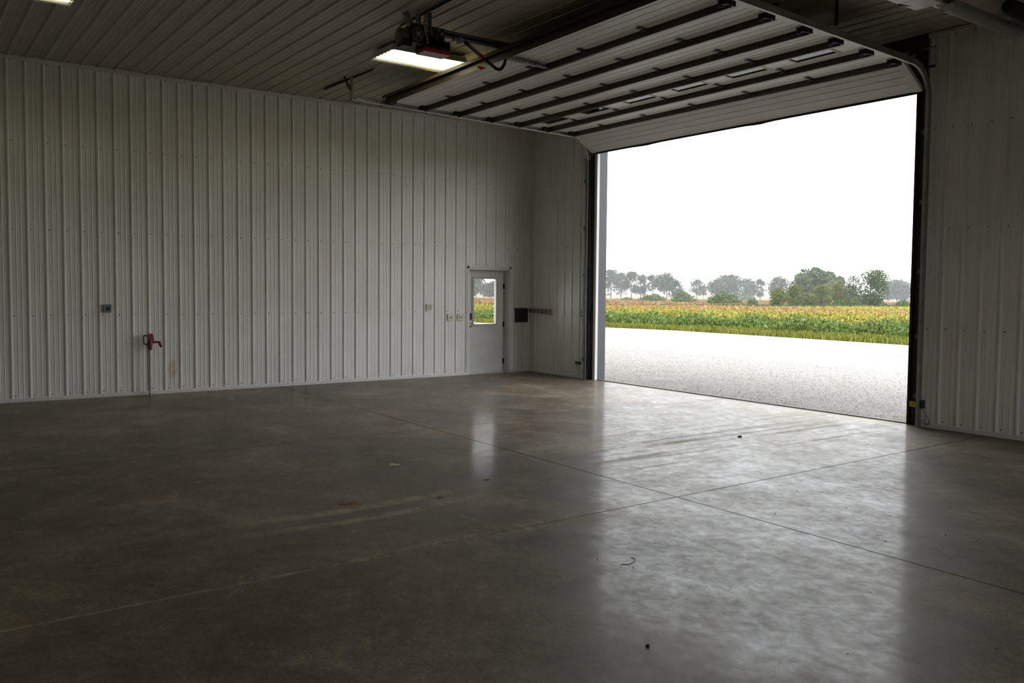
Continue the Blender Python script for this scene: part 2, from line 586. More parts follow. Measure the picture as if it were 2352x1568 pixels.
# ------------------------------------------------------------------ ribbed steel liner panels
def rib_profile(t0, t1, phase):
    """(t, h) of the liner between t0 and t1: a tall rib every 9 inches at phase, two low ones between."""
    pts = []
    k0 = math.floor((t0 - phase) / P9) - 1
    k1 = math.ceil((t1 - phase) / P9) + 1
    for k in range(k0, k1 + 1):
        c = phase + k * P9
        pts += [(c - 0.024, 0), (c - 0.010, 0.0165), (c - 0.007, 0.0185), (c + 0.007, 0.0185), (c + 0.010, 0.0165), (c + 0.024, 0)]
        for q in (0.084, 0.145):
            pts += [(c + q - 0.010, 0), (c + q - 0.004, 0.0032), (c + q + 0.004, 0.0032), (c + q + 0.010, 0)]
    pts.sort()

    def hh(t):
        for (a, ha), (b, hb) in zip(pts, pts[1:]):
            if a <= t <= b:
                return ha + (hb - ha) * ((t - a) / (b - a) if b > a else 0)
        return 0
    ins = [(t, h) for t, h in pts if t0 + 1e-6 < t < t1 - 1e-6]
    return [(t0, hh(t0))] + ins + [(t1, hh(t1))]


def ribbed(t0, t1, phase, s0, s1, place, hole=None, off=0.0, lift=0.0):
    """A panel across t, long in s. place(t, s, h) -> world. hole = (ta, tb, s_low): t range where it starts at s_low."""
    prof = rib_profile(t0, t1, phase)
    if hole:
        extra = [c for c in hole[:2] if t0 < c < t1]
        for c in extra:
            for (a, ha), (b, hb) in zip(prof, prof[1:]):
                if a < c < b:
                    prof.append((c, ha + (hb - ha) * (c - a) / (b - a)))
                    break
        prof.sort()
    mb = MB()
    for (a, ha), (b, hb) in zip(prof, prof[1:]):
        lo = s0
        if hole and hole[0] - 1e-6 <= a and b <= hole[1] + 1e-6:
            lo = hole[2]
        mb.add([place(a - off, lo, ha + lift), place(b - off, lo, hb + lift), place(b - off, s1, hb + lift), place(a - off, s1, ha + lift)], [(0, 1, 2, 3)])
    return mb


def weld(me):
    bm = bmesh.new()
    bm.from_mesh(me)
    bmesh.ops.remove_doubles(bm, verts=bm.verts, dist=1e-5)
    bm.to_mesh(me)
    bm.free()


PW = 4 * P9


def panel_run(parent, t_start, t_end, phase, s0, s1, place, axis, hole=None, sol=0.0012):
    """Panels 36 in wide laid edge to edge along axis; alike ones share their mesh."""
    shared = None
    first = phase - 0.03
    i0 = math.floor((t_start - first) / PW)
    t = first + i0 * PW
    idx = 0
    while t < t_end - 1e-6:
        a, b = max(t, t_start), min(t + PW, t_end)
        full = abs(b - a - PW) < 1e-6
        cut = hole and a < hole[1] and b > hole[0]
        lift = 0.0009 * (idx % 2)
        if full and not cut and shared is not None:
            o = link('steel_panel', shared, None, parent)
        else:
            mb = ribbed(a, b, phase, s0, s1, place, hole if cut else None, off=a if (full and not cut) else 0.0)
            me = mb.mesh('steel_panel', False, fix=False)
            weld(me)
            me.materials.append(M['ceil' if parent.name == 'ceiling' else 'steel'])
            o = link('steel_panel', me, None, parent)
            if full and not cut:
                shared = me
        if full and not cut:
            o.location = axis * a
        o.location += NORMAL[parent.name.split('.')[0]] * lift
        idx += 1
        t += PW


NORMAL = {'wall_left': Vector((1, 0, 0)), 'wall_far': Vector((0, -1, 0)), 'wall_right': Vector((-1, 0, 0)), 'wall_near': Vector((0, 1, 0)), 'ceiling': Vector((0, 0, -1))}


def screw_field(parent, pts, nrm):
    """All screw heads of one wall: too small to pick apart."""
    mb = MB()
    n = Vector(nrm)
    for p in pts:
        p = Vector(p)
        mb.tube([p, p + n * 0.006], [0.0095, 0.006], 6)
    o = part('screw_heads', mb, M['screw'], parent)
    o['kind'] = 'stuff'


# ---- left wall, with the personnel door cut out
DY0, DY1, DZ = -1.485, -0.508, 2.045
wl = structure('wall_left', 'long white ribbed steel wall on the left holding the small door')
ph_l = -9.24934 - 0.042
panel_run(wl, ROOM_Y, 0.0, ph_l, 0.0, H, lambda t, s, h: (h, t, s), Vector((0, 1, 0)), hole=(DY0, DY1, DZ))
sp = []
for k in range(-20, 41):
    yy = -9.24934 + P9 * k
    for z in (0.085, 1.22, 2.44, 3.66, 4.77):
        if DY0 - 0.03 < yy < DY1 + 0.03 and z < DZ + 0.05:
            continue
        sp.append((0.0, yy, z))
    if DY0 < yy < DY1:
        sp.append((0.0, yy, 2.115))
screw_field(wl, sp, (1, 0, 0))
# ---- far wall (the big door's wall)
wf = structure('wall_far', 'white ribbed steel wall around the open overhead door')
ph_f = 8.23623 - 0.055
panel_run(wf, 0.0, 1.715, ph_f, 0.0, H, lambda t, s, h: (t, -h, s), Vector((1, 0, 0)))
panel_run(wf, 8.14, ROOM_X, ph_f, 0.0, H, lambda t, s, h: (t, -h, s), Vector((1, 0, 0)))
sp = []
for k in range(-36, 44):
    xx = 8.23623 + P9 * k
    if 0.02 < xx < 1.70 or 8.16 < xx < 17.9:
        for z in (0.085, 1.22, 2.44, 3.66, 4.77):
            sp.append((xx, 0.0, z))
screw_field(wf, sp, (0, -1, 0))
part('header_board', MB().box((1.715, 0.02, 4.22), (8.14, 0.06, 4.52)), M['wood'], wf)
part('header_board', MB().box((1.715, 0.012, 4.526), (8.14, 0.055, 4.836)), M['wood'], wf)
part('jamb_post', MB().box((1.718, 0.03, 0.0), (1.935, 0.19, 4.22)), M['post'], wf, label='dark jamb post at the left side of the opening')
part('jamb_post', MB().box((8.03, 0.03, 0.0), (8.138, 0.19, 4.22)), M['post'], wf, label='dark jamb post at the right side of the opening')
part('wall_framing', MB().box((0.0, 0.03, 0.0), (1.715, 0.19, H)).box((8.142, 0.03, 0.0), (ROOM_X, 0.19, H)).box((1.94, 0.065, 4.235), (8.03, 0.19, H)), M['post'], wf)
part('outer_cladding', MB().box((-0.19, 0.195, -0.1), (1.96, 0.215, H + 0.2)).box((8.06, 0.195, -0.1), (ROOM_X, 0.215, H + 0.2)).box((1.96, 0.195, 4.30), (8.06, 0.215, H + 0.2)), M['white'], wf)
# ---- walls behind the camera
wr = structure('wall_right', 'white ribbed steel wall at the right end of the shed')
OY0, OY1, OZ = -7.0, -3.9, 3.05      # unseen vehicle opening, assumed from and sized for daylight on the right
panel_run(wr, ROOM_Y, 0.0, ph_l, 0.0, H, lambda t, s, h: (ROOM_X - h, t, s), Vector((0, 1, 0)), hole=(OY0, OY1, OZ))
part('jamb', MB().box((ROOM_X - 0.03, OY0 - 0.05, 0), (ROOM_X + 0.1, OY0, OZ)), M['trim'], wr)
part('jamb', MB().box((ROOM_X - 0.03, OY1, 0), (ROOM_X + 0.1, OY1 + 0.05, OZ)), M['trim'], wr)
part('lintel', MB().box((ROOM_X - 0.03, OY0 - 0.05, OZ), (ROOM_X + 0.1, OY1 + 0.05, OZ + 0.05)), M['trim'], wr)
wnr = structure('wall_near', 'white ribbed steel wall behind the viewer')
panel_run(wnr, 0.0, ROOM_X, ph_f, 0.0, H, lambda t, s, h: (t, ROOM_Y + h, s), Vector((1, 0, 0)))
# ---- ceiling: ribs run across, sheets lapped at x = 2
ce = structure('ceiling', 'flat ribbed steel ceiling with ribs parallel to the big door wall')
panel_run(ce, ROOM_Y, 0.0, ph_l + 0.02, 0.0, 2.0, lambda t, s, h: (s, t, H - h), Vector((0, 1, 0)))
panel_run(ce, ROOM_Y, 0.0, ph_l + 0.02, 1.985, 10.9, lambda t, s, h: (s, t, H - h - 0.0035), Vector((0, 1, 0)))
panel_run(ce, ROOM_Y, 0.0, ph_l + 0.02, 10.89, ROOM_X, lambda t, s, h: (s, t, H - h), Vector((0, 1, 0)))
part('roof_deck', MB().box((-0.2, ROOM_Y - 0.2, H + 0.03), (ROOM_X + 0.2, 0.22, H + 0.2)), M['post'], ce)
part('wall_backing', MB().box((-0.205, ROOM_Y, -0.1), (-0.185, DY0 - 0.03, H)).box((-0.205, DY1 + 0.03, -0.1), (-0.185, 0.2, H)).box((-0.205, DY0 - 0.03, DZ + 0.03), (-0.185, DY1 + 0.03, H)), M['white'], wl)
part('wall_backing', MB().box((ROOM_X + 0.02, ROOM_Y, -0.1), (ROOM_X + 0.06, OY0, H)).box((ROOM_X + 0.02, OY1, -0.1), (ROOM_X + 0.06, 0.2, H)).box((ROOM_X + 0.02, OY0, OZ), (ROOM_X + 0.06, OY1, H)), M['white'], wr)
part('wall_backing', MB().box((-0.2, ROOM_Y - 0.06, -0.1), (ROOM_X, ROOM_Y - 0.02, H)), M['white'], wnr)


# ---- trims
def ltrim(p, q, nrm, dn, h=0.055, d=0.024):
    p, q, nrm = Vector(p), Vector(q), Vector(nrm)
    mb = MB()
    a = [p, q]
    prof = [(0.0, 0.0), (d, 0.0), (d, dn * h * 0.8), (d - 0.006, dn * h), (0.0, dn * h)]
    rings = [[e + nrm * n_ + Vector((0, 0, z)) for n_, z in prof] for e in a]
    mb.loft(rings)
    return mb


b1 = ltrim((0, ROOM_Y, 0), (0, DY0 - 0.02, 0), (1, 0, 0), 1)
b2 = ltrim((0, DY1 + 0.02, 0), (0, -0.024, 0), (1, 0, 0), 1)
b1.add(b2.v, b2.f)
struct_mesh('baseboard_left', b1, M['trim'], 'white steel base trim along the foot of the left wall')
b1 = ltrim((0, 0, 0), (1.715, 0, 0), (0, -1, 0), 1)
b2 = ltrim((8.145, 0, 0), (ROOM_X, 0, 0), (0, -1, 0), 1)
b1.add(b2.v, b2.f)
struct_mesh('baseboard_far', b1, M['trim'], 'white steel base trim along the foot of the big door wall')
struct_mesh('trim_1', ltrim((0, ROOM_Y, H - 0.02), (0, 0, H - 0.02), (1, 0, 0), -1, 0.05), M['trim'], 'white steel trim where the left wall meets the ceiling')
b1 = ltrim((8.14, 0, H - 0.02), (ROOM_X, 0, H - 0.02), (0, -1, 0), -1, 0.05)
struct_mesh('trim_2', b1, M['trim'], 'white steel trim where the big door wall meets the ceiling')
struct_mesh('trim_3', MB().box((1.938, 0.0, 0.0), (2.003, 0.058, 4.22)), M['seal'], 'white weather strip on the left edge of the big opening')
struct_mesh('trim_4', MB().box((1.94, 0.06, -0.08), (2.0, 0.245, 4.22)), M['bluegrey'], 'blue grey outer jamb on the left edge of the big opening')
struct_mesh('trim_5', MB().box((8.0, 0.0, -0.0), (8.03, 0.06, 4.22)).box((7.985, 0.06, -0.08), (8.03, 0.235, 4.22)), M['post'], 'dark outer jamb on the right edge of the big opening')
struct_mesh('trim_6', MB().box((2.0, 0.055, -0.2), (8.0, 0.11, -0.004)).box((2.0, 0.050, -0.15), (8.0, 0.112, 0.012)), M['edge'], 'pale concrete slab edge at the foot of the big opening')

# ------------------------------------------------------------------ floor slabs, split by saw-cut joints
fl = structure('floor', 'sealed brown grey concrete floor cut into slabs by thin joints')
xs = [lambda y: 0.0, lambda y: 5.065 - 0.007 * y, lambda y: 8.99 - 0.018 * y, lambda y: 13.2, lambda y: ROOM_X]
ys = [lambda x: 0.045, lambda x: -5.18 - 0.0085 * x, lambda x: -10.42 - 0.004 * x, lambda x: ROOM_Y]


def inter(fx, fy):
    y = -5.0
    for _ in range(20):
        x = fx(y)
        y = fy(x)
    return x, y


g = 0.0055
for i in range(4):
    for j in range(3):
        c = [inter(xs[i], ys[j + 1]), inter(xs[i + 1], ys[j + 1]), inter(xs[i + 1], ys[j]), inter(xs[i], ys[j])]
        q = [(c[0][0] + g, c[0][1] + g), (c[1][0] - g, c[1][1] + g), (c[2][0] - g, c[2][1] - g), (c[3][0] + g, c[3][1] - g)]
        b = 0.003
        q2 = [(q[0][0] - b, q[0][1] - b), (q[1][0] + b, q[1][1] - b), (q[2][0] + b, q[2][1] + b), (q[3][0] - b, q[3][1] + b)]
        mb = MB().loft([[(x, y, -0.1) for x, y in q2], [(x, y, -0.003) for x, y in q2], [(x, y, 0) for x, y in q]])
        part('slab', mb, M['floor'], fl)
part('joint_bed', MB().box((-0.2, ROOM_Y, -0.14), (ROOM_X, 0.04, -0.028)), M['joint'], fl)
part('joint_dust', MB().add([(9.1685, -10.4, -0.0015), (9.1865, -10.4, -0.0015), (9.1085, -6.1, -0.003), (9.0915, -6.1, -0.003)], [(0, 1, 2, 3)]), M['dustp'], fl, label='pale dust packed in the near joint')

# ------------------------------------------------------------------ personnel door (door_1)
d1 = thing('door_1', (-0.14, -0.97, 0), 'white steel door with a big window, set into the left wall', 'door', kind='structure')
fr = MB()
fr.box((-0.205, DY0, 0), (-0.187, DY0 + 0.07, DZ)).box((-0.205, DY1 - 0.055, 0), (-0.187, DY1, DZ)).box((-0.205, DY0, DZ - 0.06), (-0.187, DY1, DZ))
fr.box((-0.185, DY0, 0), (0.004, DY0 + 0.045, DZ)).box((-0.185, DY1 - 0.028, 0), (0.004, DY1, DZ)).box((-0.185, DY0, DZ - 0.035), (0.004, DY1, DZ))
part('frame', fr, M['trim'], d1)
tr_ = MB()
tr_.box((0.0, DY0 - 0.02, 0), (0.024, DY0 + 0.022, DZ + 0.035)).box((0.0, DY1 - 0.012, 0), (0.024, DY1 + 0.02, DZ + 0.035)).box((0.0, DY0 - 0.02, DZ - 0.005), (0.024, DY1 + 0.02, DZ + 0.035))
part('casing', tr_, M['trim'], d1)
wy0, wy1, wz0, wz1 = -1.262, -0.728, 0.955, 1.845
sy0, sy1, sz0, sz1 = DY0 + 0.046, DY1 - 0.032, 0.014, DZ - 0.040
sl = MB()
sl.box((-0.185, sy0, sz0), (-0.14, wy0, sz1)).box((-0.185, wy1, sz0), (-0.14, sy1, sz1)).box((-0.185, wy0, sz0), (-0.14, wy1, wz0)).box((-0.185, wy0, wz1), (-0.14, wy1, sz1))
ds = part('door_slab', sl, M['doorp'], d1)
wf_ = MB()
for lo, hi in (((wy0 - 0.035, wz0 - 0.035), (wy0 + 0.006, wz1 + 0.035)), ((wy1 - 0.006, wz0 - 0.035), (wy1 + 0.035, wz1 + 0.035)), ((wy0, wz0 - 0.035), (wy1, wz0 + 0.006)), ((wy0, wz1 - 0.006), (wy1, wz1 + 0.035))):
    wf_.box((-0.14, lo[0], lo[1]), (-0.124, hi[0], hi[1]))
    wf_.box((-0.20, lo[0], lo[1]), (-0.185, hi[0], hi[1]))
part('window_frame', wf_, M['beige'], ds, label='beige window frame in the white door')
part('pane', MB().box((-0.165, wy0, wz0), (-0.160, wy1, wz1)), M['glass'], ds)
hd = MB().cyl((-0.128, -1.336, 1.0), (1, 0, 0), 0.030, 0.024, 18).tube([(-0.12, -1.336, 1.0), (-0.075, -1.336, 1.0), (-0.072, -1.326, 1.0), (-0.072, -1.235, 0.998)], 0.0105, 10)
part('lever_handle', hd, M['chrome'], ds, True, 'chrome lever handle')
kp = MB().box((-0.14, -1.364, 1.045), (-0.112, -1.309, 1.155))
kp.cyl((-0.14, -1.336, 1.152), (1, 0, 0), 0.027, 0.05, 16)
part('keypad_lock', kp, M['black'], ds, label='black keypad lock above the lever handle')
part('keypad_thumb_turn', MB().box((-0.112, -1.342, 1.03), (-0.095, -1.330, 1.068)), M['chrome'], ds)
part('latch_plate', MB().box((-0.1405, -1.365, 0.90), (-0.137, -1.315, 0.93)), M['iron'], ds)
for z in (0.22, 0.95, 1.70):
    part('hinge', MB().cyl((-0.133, sy1 + 0.006, z), (0, 0, 1), 0.011, 0.11, 10).box((-0.142, sy1 - 0.03, z - 0.05), (-0.136, sy1 + 0.012, z + 0.05)), M['iron'], d1)
part('threshold', MB().box((-0.19, DY0 + 0.045, -0.03), (-0.001, DY1 - 0.028, 0.0)).box((-0.19, DY0 + 0.045, 0.0), (-0.10, DY1 - 0.028, 0.016)), M['galv'], d1)

# ------------------------------------------------------------------ overhead door, rolled up under the ceiling
STRUT_Y = [-4.25, -3.57, -2.955, -2.32, -1.755, -1.16, -0.585]


def zs(x, y):
    """Lower edge of the struts: the tracks rise a little away from the wall."""
    return 4.347 + 0.002 * (x - 2) + (0.0225 + 0.0026 * (x - 2)) * (-y - 0.585)


WEB = 0.078
X0, X1 = 1.945, 8.125
od = thing('overhead_door', (5.03, -2.3, 4.35), 'white sectional overhead door rolled up below the ceiling with brown struts', 'garage door')


def section_profile(L, lip=True):
    """(s, d): s along the section, d downwards from the inner skin; closed outline, 45 mm thick."""
    p = [(0.004, 0.0)]
    for k in (1, 2, 3):
        c = L * (0.12 + 0.19 * k)
        p += [(c - 0.007, 0.0), (c, -0.006), (c + 0.007, 0.0)]
    if lip:
        p += [(L - 0.115, 0.0), (L - 0.085, 0.014), (L - 0.045, 0.016), (L - 0.030, -0.002), (L - 0.004, -0.002)]
    else:
        p += [(L - 0.003, 0.0)]
    return p + [(L - 0.004, -0.045), (0.004, -0.045)]


def section_mesh(prof, y0, y1, xa, xb, zoff=None, tilt=None):
    mb = MB()
    rings = []
    for x in (xa, xb):
        if tilt is None:
            P0 = Vector((x, y0, zs(x, y0) + WEB))
            P1 = Vector((x, y1, zs(x, y1) + WEB))
        else:
            P0 = Vector((x, tilt[0], zs(x, tilt[0]) + WEB))
            P1 = Vector((x, tilt[1], tilt[2] + 0.0035 * (x - 2)))
        d = (P1 - P0).normalized()
        n = Vector((0, d.z, -d.y))
        if n.z > 0:
            n = -n
        rings.append([P0 + d * s + n * dn for s, dn in prof])
    mb.loft(rings)
    return mb


WIN = [(2.26, 2.87), (3.27, 3.86), (4.26, 4.85), (5.25, 5.83), (6.22, 6.80), (7.21, 7.79)]
for i in range(7):
    y0 = STRUT_Y[i]
    y1 = STRUT_Y[i + 1] if i < 6 else -0.09
    L = abs(y1 - y0)
    if i == 4:
        # windows: rails, stiles, frames and panes
        wa, wb = -1.615, -1.325
        mb = MB()
        r1 = [(0.004, 0.0), (0.05, 0), (0.055, -0.004), (0.06, 0), (abs(wa - y0), 0), (abs(wa - y0), -0.045), (0.004, -0.045)]
        q = abs(wb - y0)
        r2 = [(q, 0), (L - 0.115, 0.0), (L - 0.085, 0.014), (L - 0.045, 0.016), (L - 0.030, -0.002), (L - 0.004, -0.002), (L - 0.004, -0.045), (q, -0.045)]
        for r in (r1, r2):
            m_ = section_mesh(r, y0, y1, X0, X1)
            mb.add(m_.v, m_.f)
        edges = [X0] + [e for w_ in WIN for e in w_] + [X1]
        for a, b in zip(edges[0::2], edges[1::2]):
            m_ = section_mesh([(abs(wa - y0), 0), (q, 0), (q, -0.045), (abs(wa - y0), -0.045)], y0, y1, a, b)
            mb.add(m_.v, m_.f)
        se = part('door_section', mb, M['panelw'], od, label='white door section with six narrow windows')
        for a, b in WIN:
            fm = MB()
            sa, sb = abs(wa - y0), abs(wb - y0)
            for (s0, s1, xa, xb) in ((sa - 0.02, sa + 0.010, a - 0.02, b + 0.02), (sb - 0.014, sb + 0.02, a - 0.02, b + 0.02), (sa, sb, a - 0.02, a + 0.014), (sa, sb, b - 0.014, b + 0.02)):
                m_ = section_mesh([(s0, 0.006), (s1, 0.006), (s1, 0.0005), (s0, 0.0005)], y0, y1, xa, xb)
                fm.add(m_.v, m_.f)
            part('window_frame', fm, M['beige'], se)
            m_ = section_mesh([(sa, -0.003), (sb, -0.003), (sb, -0.007), (sa, -0.007)], y0, y1, a, b)
            part('pane', m_, M['dglass'], se)
    elif i == 6:
        P0y, P1y, P1z = -0.575, -0.085, 4.108
        Lb = math.hypot(0.49, zs(2, -0.575) + WEB - P1z)
        prof = section_profile(Lb, lip=False)
        se = part('door_section', section_mesh(prof, 0, 0, X0, X1, tilt=(P0y, P1y, P1z)), M['panelw'], od, label='lowest white section, tilted down into the track curve')
        # rubber seal below the lowest section, sagging in two places
        sm = MB()
        rings = []
        for k in range(49):
            x = X0 + (X1 - X0) * k / 48
            sag = -0.012 * math.exp(-((x - 3.30) / 0.22) ** 2) - 0.014 * math.exp(-((x - 5.65) / 0.16) ** 2)
            yb, zb = P1y, P1z + 0.0035 * (x - 2) + sag
            rings.append([(x, yb - 0.006, zb + 0.004), (x, yb + 0.005, zb - 0.028), (x, yb + 0.05, zb - 0.012), (x, yb + 0.04, zb + 0.03)])
        sm.loft(rings)
        part('bottom_seal', sm, M['rubber'], od, label='black rubber seal along the lowest edge')
        part('bottom_bracket', MB().add([(X1 - 0.13, -0.20, 4.215), (X1 - 0.01, -0.20, 4.215), (X1 - 0.01, -0.10, 4.137), (X1 - 0.13, -0.10, 4.137), (X1 - 0.13, -0.205, 4.205), (X1 - 0.01, -0.205, 4.205), (X1 - 0.01, -0.105, 4.127), (X1 - 0.13, -0.105, 4.127)], [(0, 1, 2, 3), (7, 6, 5, 4), (0, 4, 5, 1), (1, 5, 6, 2), (2, 6, 7, 3), (3, 7, 4, 0)]), M['galv'], od)
    else:
        se = part('door_section', section_mesh(section_profile(L), y0, y1, X0, X1), M['panelw'], od)
    # end stiles, 3 mm proud
    for a, b in ((X0, X0 + 0.09), (X1 - 0.09, X1)):
        if i == 6:
            m_ = section_mesh([(0.0, 0.0045), (0.58, 0.0045), (0.58, 0.0005), (0.0, 0.0005)], 0, 0, a, b, tilt=(-0.575, -0.085, 4.108))
        else:
            m_ = section_mesh([(0.01, 0.0045), (L - 0.12, 0.0045), (L - 0.12, 0.0005), (0.01, 0.0005)], y0, y1, a, b)
        part('end_stile', m_, M['panelw'], se)
    # strut on the top edge of the section
    st = MB()
    xa, xb = 1.985, 8.10
    rings = []
    for x in (xa, xb):
        z = zs(x, y0)
        if i == 0:
            # last strut: web plus a wide top flange turned towards the room
            pr = [(0, 0), (0.003, 0), (0.003, 0.132), (-0.052, 0.132), (-0.052, 0.088), (-0.049, 0.088), (-0.049, 0.128), (0, 0.128)]
        else:
            pr = [(0, 0), (0.040, 0), (0.040, 0.003), (0.003, 0.003), (0.003, WEB - 0.001), (0, WEB - 0.001)]
        rings.append([(x, y0 + a, z + b) for a, b in pr])
    st.loft(rings)
    part('strut', st, M['brown'], od)
HX = [2.86, 3.87, 4.885, 5.90, 6.92]
hinge_me = MB()
hinge_me.box((-0.035, -0.075, -0.008), (0.035, -0.004, -0.002)).box((-0.022, -0.075, -0.030), (0.022, -0.030, -0.006)).cyl((0, -0.055, -0.028), (1, 0, 0), 0.012, 0.09, 10)
hinge_me.add([(-0.045, -0.14, -0.004), (0.0, -0.14, -0.004), (0.0, -0.14, -0.012), (-0.045, -0.14, -0.012), (-0.03, -0.06, -0.004), (0.03, -0.06, -0.004), (0.03, -0.06, -0.026), (-0.03, -0.06, -0.026)], [(0, 1, 2, 3), (7, 6, 5, 4), (0, 4, 5, 1), (1, 5, 6, 2), (2, 6, 7, 3), (3, 7, 4, 0)])
hinge_me = hinge_me.mesh('hinge', True)
hinge_me.materials.append(M['darksteel'])
base = Vector((5.03, -2.3, 4.35))
for i in range(1, 7):
    for x in HX:
        o = link('hinge', hinge_me, None, od)
        o.location = Vector((x, STRUT_Y[i], zs(x, STRUT_Y[i]) + WEB - 0.002)) - base
eh = MB()
eh.box((-0.055, -0.10, -0.010), (0.055, 0.06, -0.002)).box((-0.050, -0.10, -0.062), (-0.044, 0.05, -0.002)).box((0.044, -0.10, -0.062), (0.050, 0.05, -0.002)).box((-0.05, -0.075, -0.05), (0.05, -0.05, -0.03)).cyl((0, -0.03, -0.045), (1, 0, 0), 0.013, 0.14, 10)
eh = eh.mesh('end_hinge', True)
eh.materials.append(M['darksteel'])
ro = MB().cyl((0, 0, 0), (1, 0, 0), 0.028, 0.020, 16).cyl((0.06, 0, 0), (1, 0, 0), 0.006, 0.12, 8)
ro = ro.mesh('roller', True)
ro.materials.append(M['galvd'])
for i in range(0, 7):
    y = STRUT_Y[i] + (0.09 if i == 0 else 0.0)
    for x, sgn in ((2.035, 1), (8.055, -1)):
        z = zs(x, y) + WEB
        o = link('end_hinge', eh, None, od)
        o.location = Vector((x, y, z - 0.004)) - base
        r_ = link('roller', ro, None, od)
        r_.location = Vector((1.868 if sgn > 0 else 8.215, y - 0.03, z - 0.023)) - base
        r_.rotation_euler = (0, 0, 0 if sgn > 0 else math.pi)

# ------------------------------------------------------------------ door tracks


def track_path(x, zend, yend):
    """Vertical, 15 inch curve, horizontal; (y, z, normal) with the normal towards the door."""
    R = 0.40
    cy, yv = -0.10 - R, -0.10
    zc = zs(x, -0.5) + 0.055 - R
    out = [(yv, 0.005), (yv, zc * 0.5), (yv, zc)]
    for k in range(1, 13):
        a = math.pi / 2 * k / 12
        out.append((cy + R * math.cos(a), zc + R * math.sin(a)))
    out.append((yend, zend))
    return out


def track_mesh(x, side, zend, yend, part_sel):
    """C-channel sweep. side = +1: open towards +x."""
    pth = track_path(x, zend, yend)
    pth = pth[:3] if part_sel == 'v' else pth[2:]
    hw, dp, t = 0.037, 0.034, 0.003
    prof = [(-hw, dp), (-hw, 0), (hw, 0), (hw, dp), (hw - 0.010, dp + 0.006), (hw - 0.012, dp + 0.003), (hw - t, dp - t), (hw - t, t), (-hw + t, t), (-hw + t, dp - t), (-hw + 0.012, dp + 0.003), (-hw + 0.010, dp + 0.006)]
    rings = []
    for i, (y, z) in enumerate(pth):
        a = pth[max(i - 1, 0)]
        b = pth[min(i + 1, len(pth) - 1)]
        d = Vector((b[0] - a[0], b[1] - a[1])).normalized()
        n = Vector((-d.y, d.x))
        rings.append([(x + side * u, y + n.x * w, z + n.y * w) for w, u in prof])
    return MB().loft(rings)


def perforated(parent, p, q, w, m, upv=(0, 1, 0), name='perforated_angle', holes=True):
    """Slotted angle iron: two legs, the face leg drawn as a strip with real holes."""
    p, q = Vector(p), Vector(q)
    d = (q - p)
    L = d.length
    d.normalize()
    side = d.cross(Vector(upv)).normalized()
    n = side.cross(d).normalized()
    mb = MB()
    pitch = 0.05
    cnt = max(1, int(L / pitch))
    pitch = L / cnt
    hl, hw = 0.022, 0.010

    def quad(s0, s1, a, b):
        c = [p + d * s0 + side * a, p + d * s1 + side * a, p + d * s1 + side * b, p + d * s0 + side * b]
        mb.add(c + [v + n * 0.0025 for v in c], [(0, 1, 2, 3), (7, 6, 5, 4), (0, 4, 5, 1), (1, 5, 6, 2), (2, 6, 7, 3), (3, 7, 4, 0)])
    if holes:
        quad(0, L, -w / 2, -hw / 2)
        quad(0, L, hw / 2, w / 2)
        for k in range(cnt):
            s = k * pitch
            quad(s, s + (pitch - hl), -hw / 2, hw / 2)
    else:
        quad(0, L, -w / 2, w / 2)
    # second leg
    c0 = p + side * (w / 2)
    mb.bar(c0 + n * (w / 2), c0 + d * L + n * (w / 2), 0.0025, w, n)
    return part(name, mb, m, parent)


for side, x, yend, lab in ((1, 1.855, -4.77, 'galvanized door track along the left wall, curving down the left jamb'), (-1, 8.228, -5.3, 'galvanized door track overhead on the right, curving down the right jamb')):
    zend = zs(x, yend) + 0.055
    t = thing('door_track', (x, -0.1, 0), lab, 'track')
    part('vertical_track', track_mesh(x, side, zend, yend, 'v'), M['track' if side > 0 else 'galvd'], t)
    part('horizontal_track', track_mesh(x, side, zend, yend, 'h'), M['galv' if side > 0 else 'galvd'], t, True)
    if side > 0:
        part('mounting_angle', MB().box((1.722, -0.030, 0.0), (1.752, -0.027, 4.05)).box((1.722, -0.085, 0.0), (1.725, -0.027, 4.05)), M['galv'], t)
        for z in (0.35, 1.1, 1.9, 2.75, 3.6):
            part('track_bracket', MB().box((1.75, -0.10, z), (1.853, -0.094, z + 0.05)).box((1.75, -0.10, z), (1.756, 0.028, z + 0.05)), M['track'], t)
        perforated(t, (0.80, -4.735, H - 0.030), (2.45, -4.69, H - 0.030), 0.045, M['darksteel'], (0, 1, 0), holes=False, name='ceiling_angle')
        perforated(t, (1.872, -4.755, H - 0.04), (1.872, -4.755, 4.445), 0.045, M['galvd'], (1, 0, 0), name='hanger')
        perforated(t, (1.872, -4.88, H - 0.05), (1.872, -4.775, 4.60), 0.035, M['darksteel'], (1, 0, 0), name='brace', holes=False)
        part('end_bolt', MB().cyl((1.875, -4.70, 4.487), (1, 0, 0), 0.012, 0.02, 8), M['black'], t)
    else:
        for z in (0.35, 1.1, 1.9, 2.75, 3.6):
            part('track_bracket', MB().box((8.132, -0.10, z), (8.20, -0.094, z + 0.05)).box((8.132, -0.10, z), (8.138, 0.028, z + 0.05)), M['track'], t)
        part('mounting_angle', MB().box((8.142, -0.035, 0.0), (8.165, -0.024, 4.35)), M['darksteel'], t)
        perforated(t, (8.26, -2.09, H - 0.02), (8.26, -2.09, 4.52), 0.042, M['darksteel'], (1, 0, 0), name='hanger', holes=False)
        perforated(t, (7.2, -2.43, H - 0.030), (7.78, -2.43, H - 0.030), 0.05, M['darksteel'], (0, 1, 0), name='ceiling_angle')
        part('track_end_bracket', MB().box((8.135, -0.06, 4.405), (8.245, -0.03, 4.428)), M['darksteel'], t)

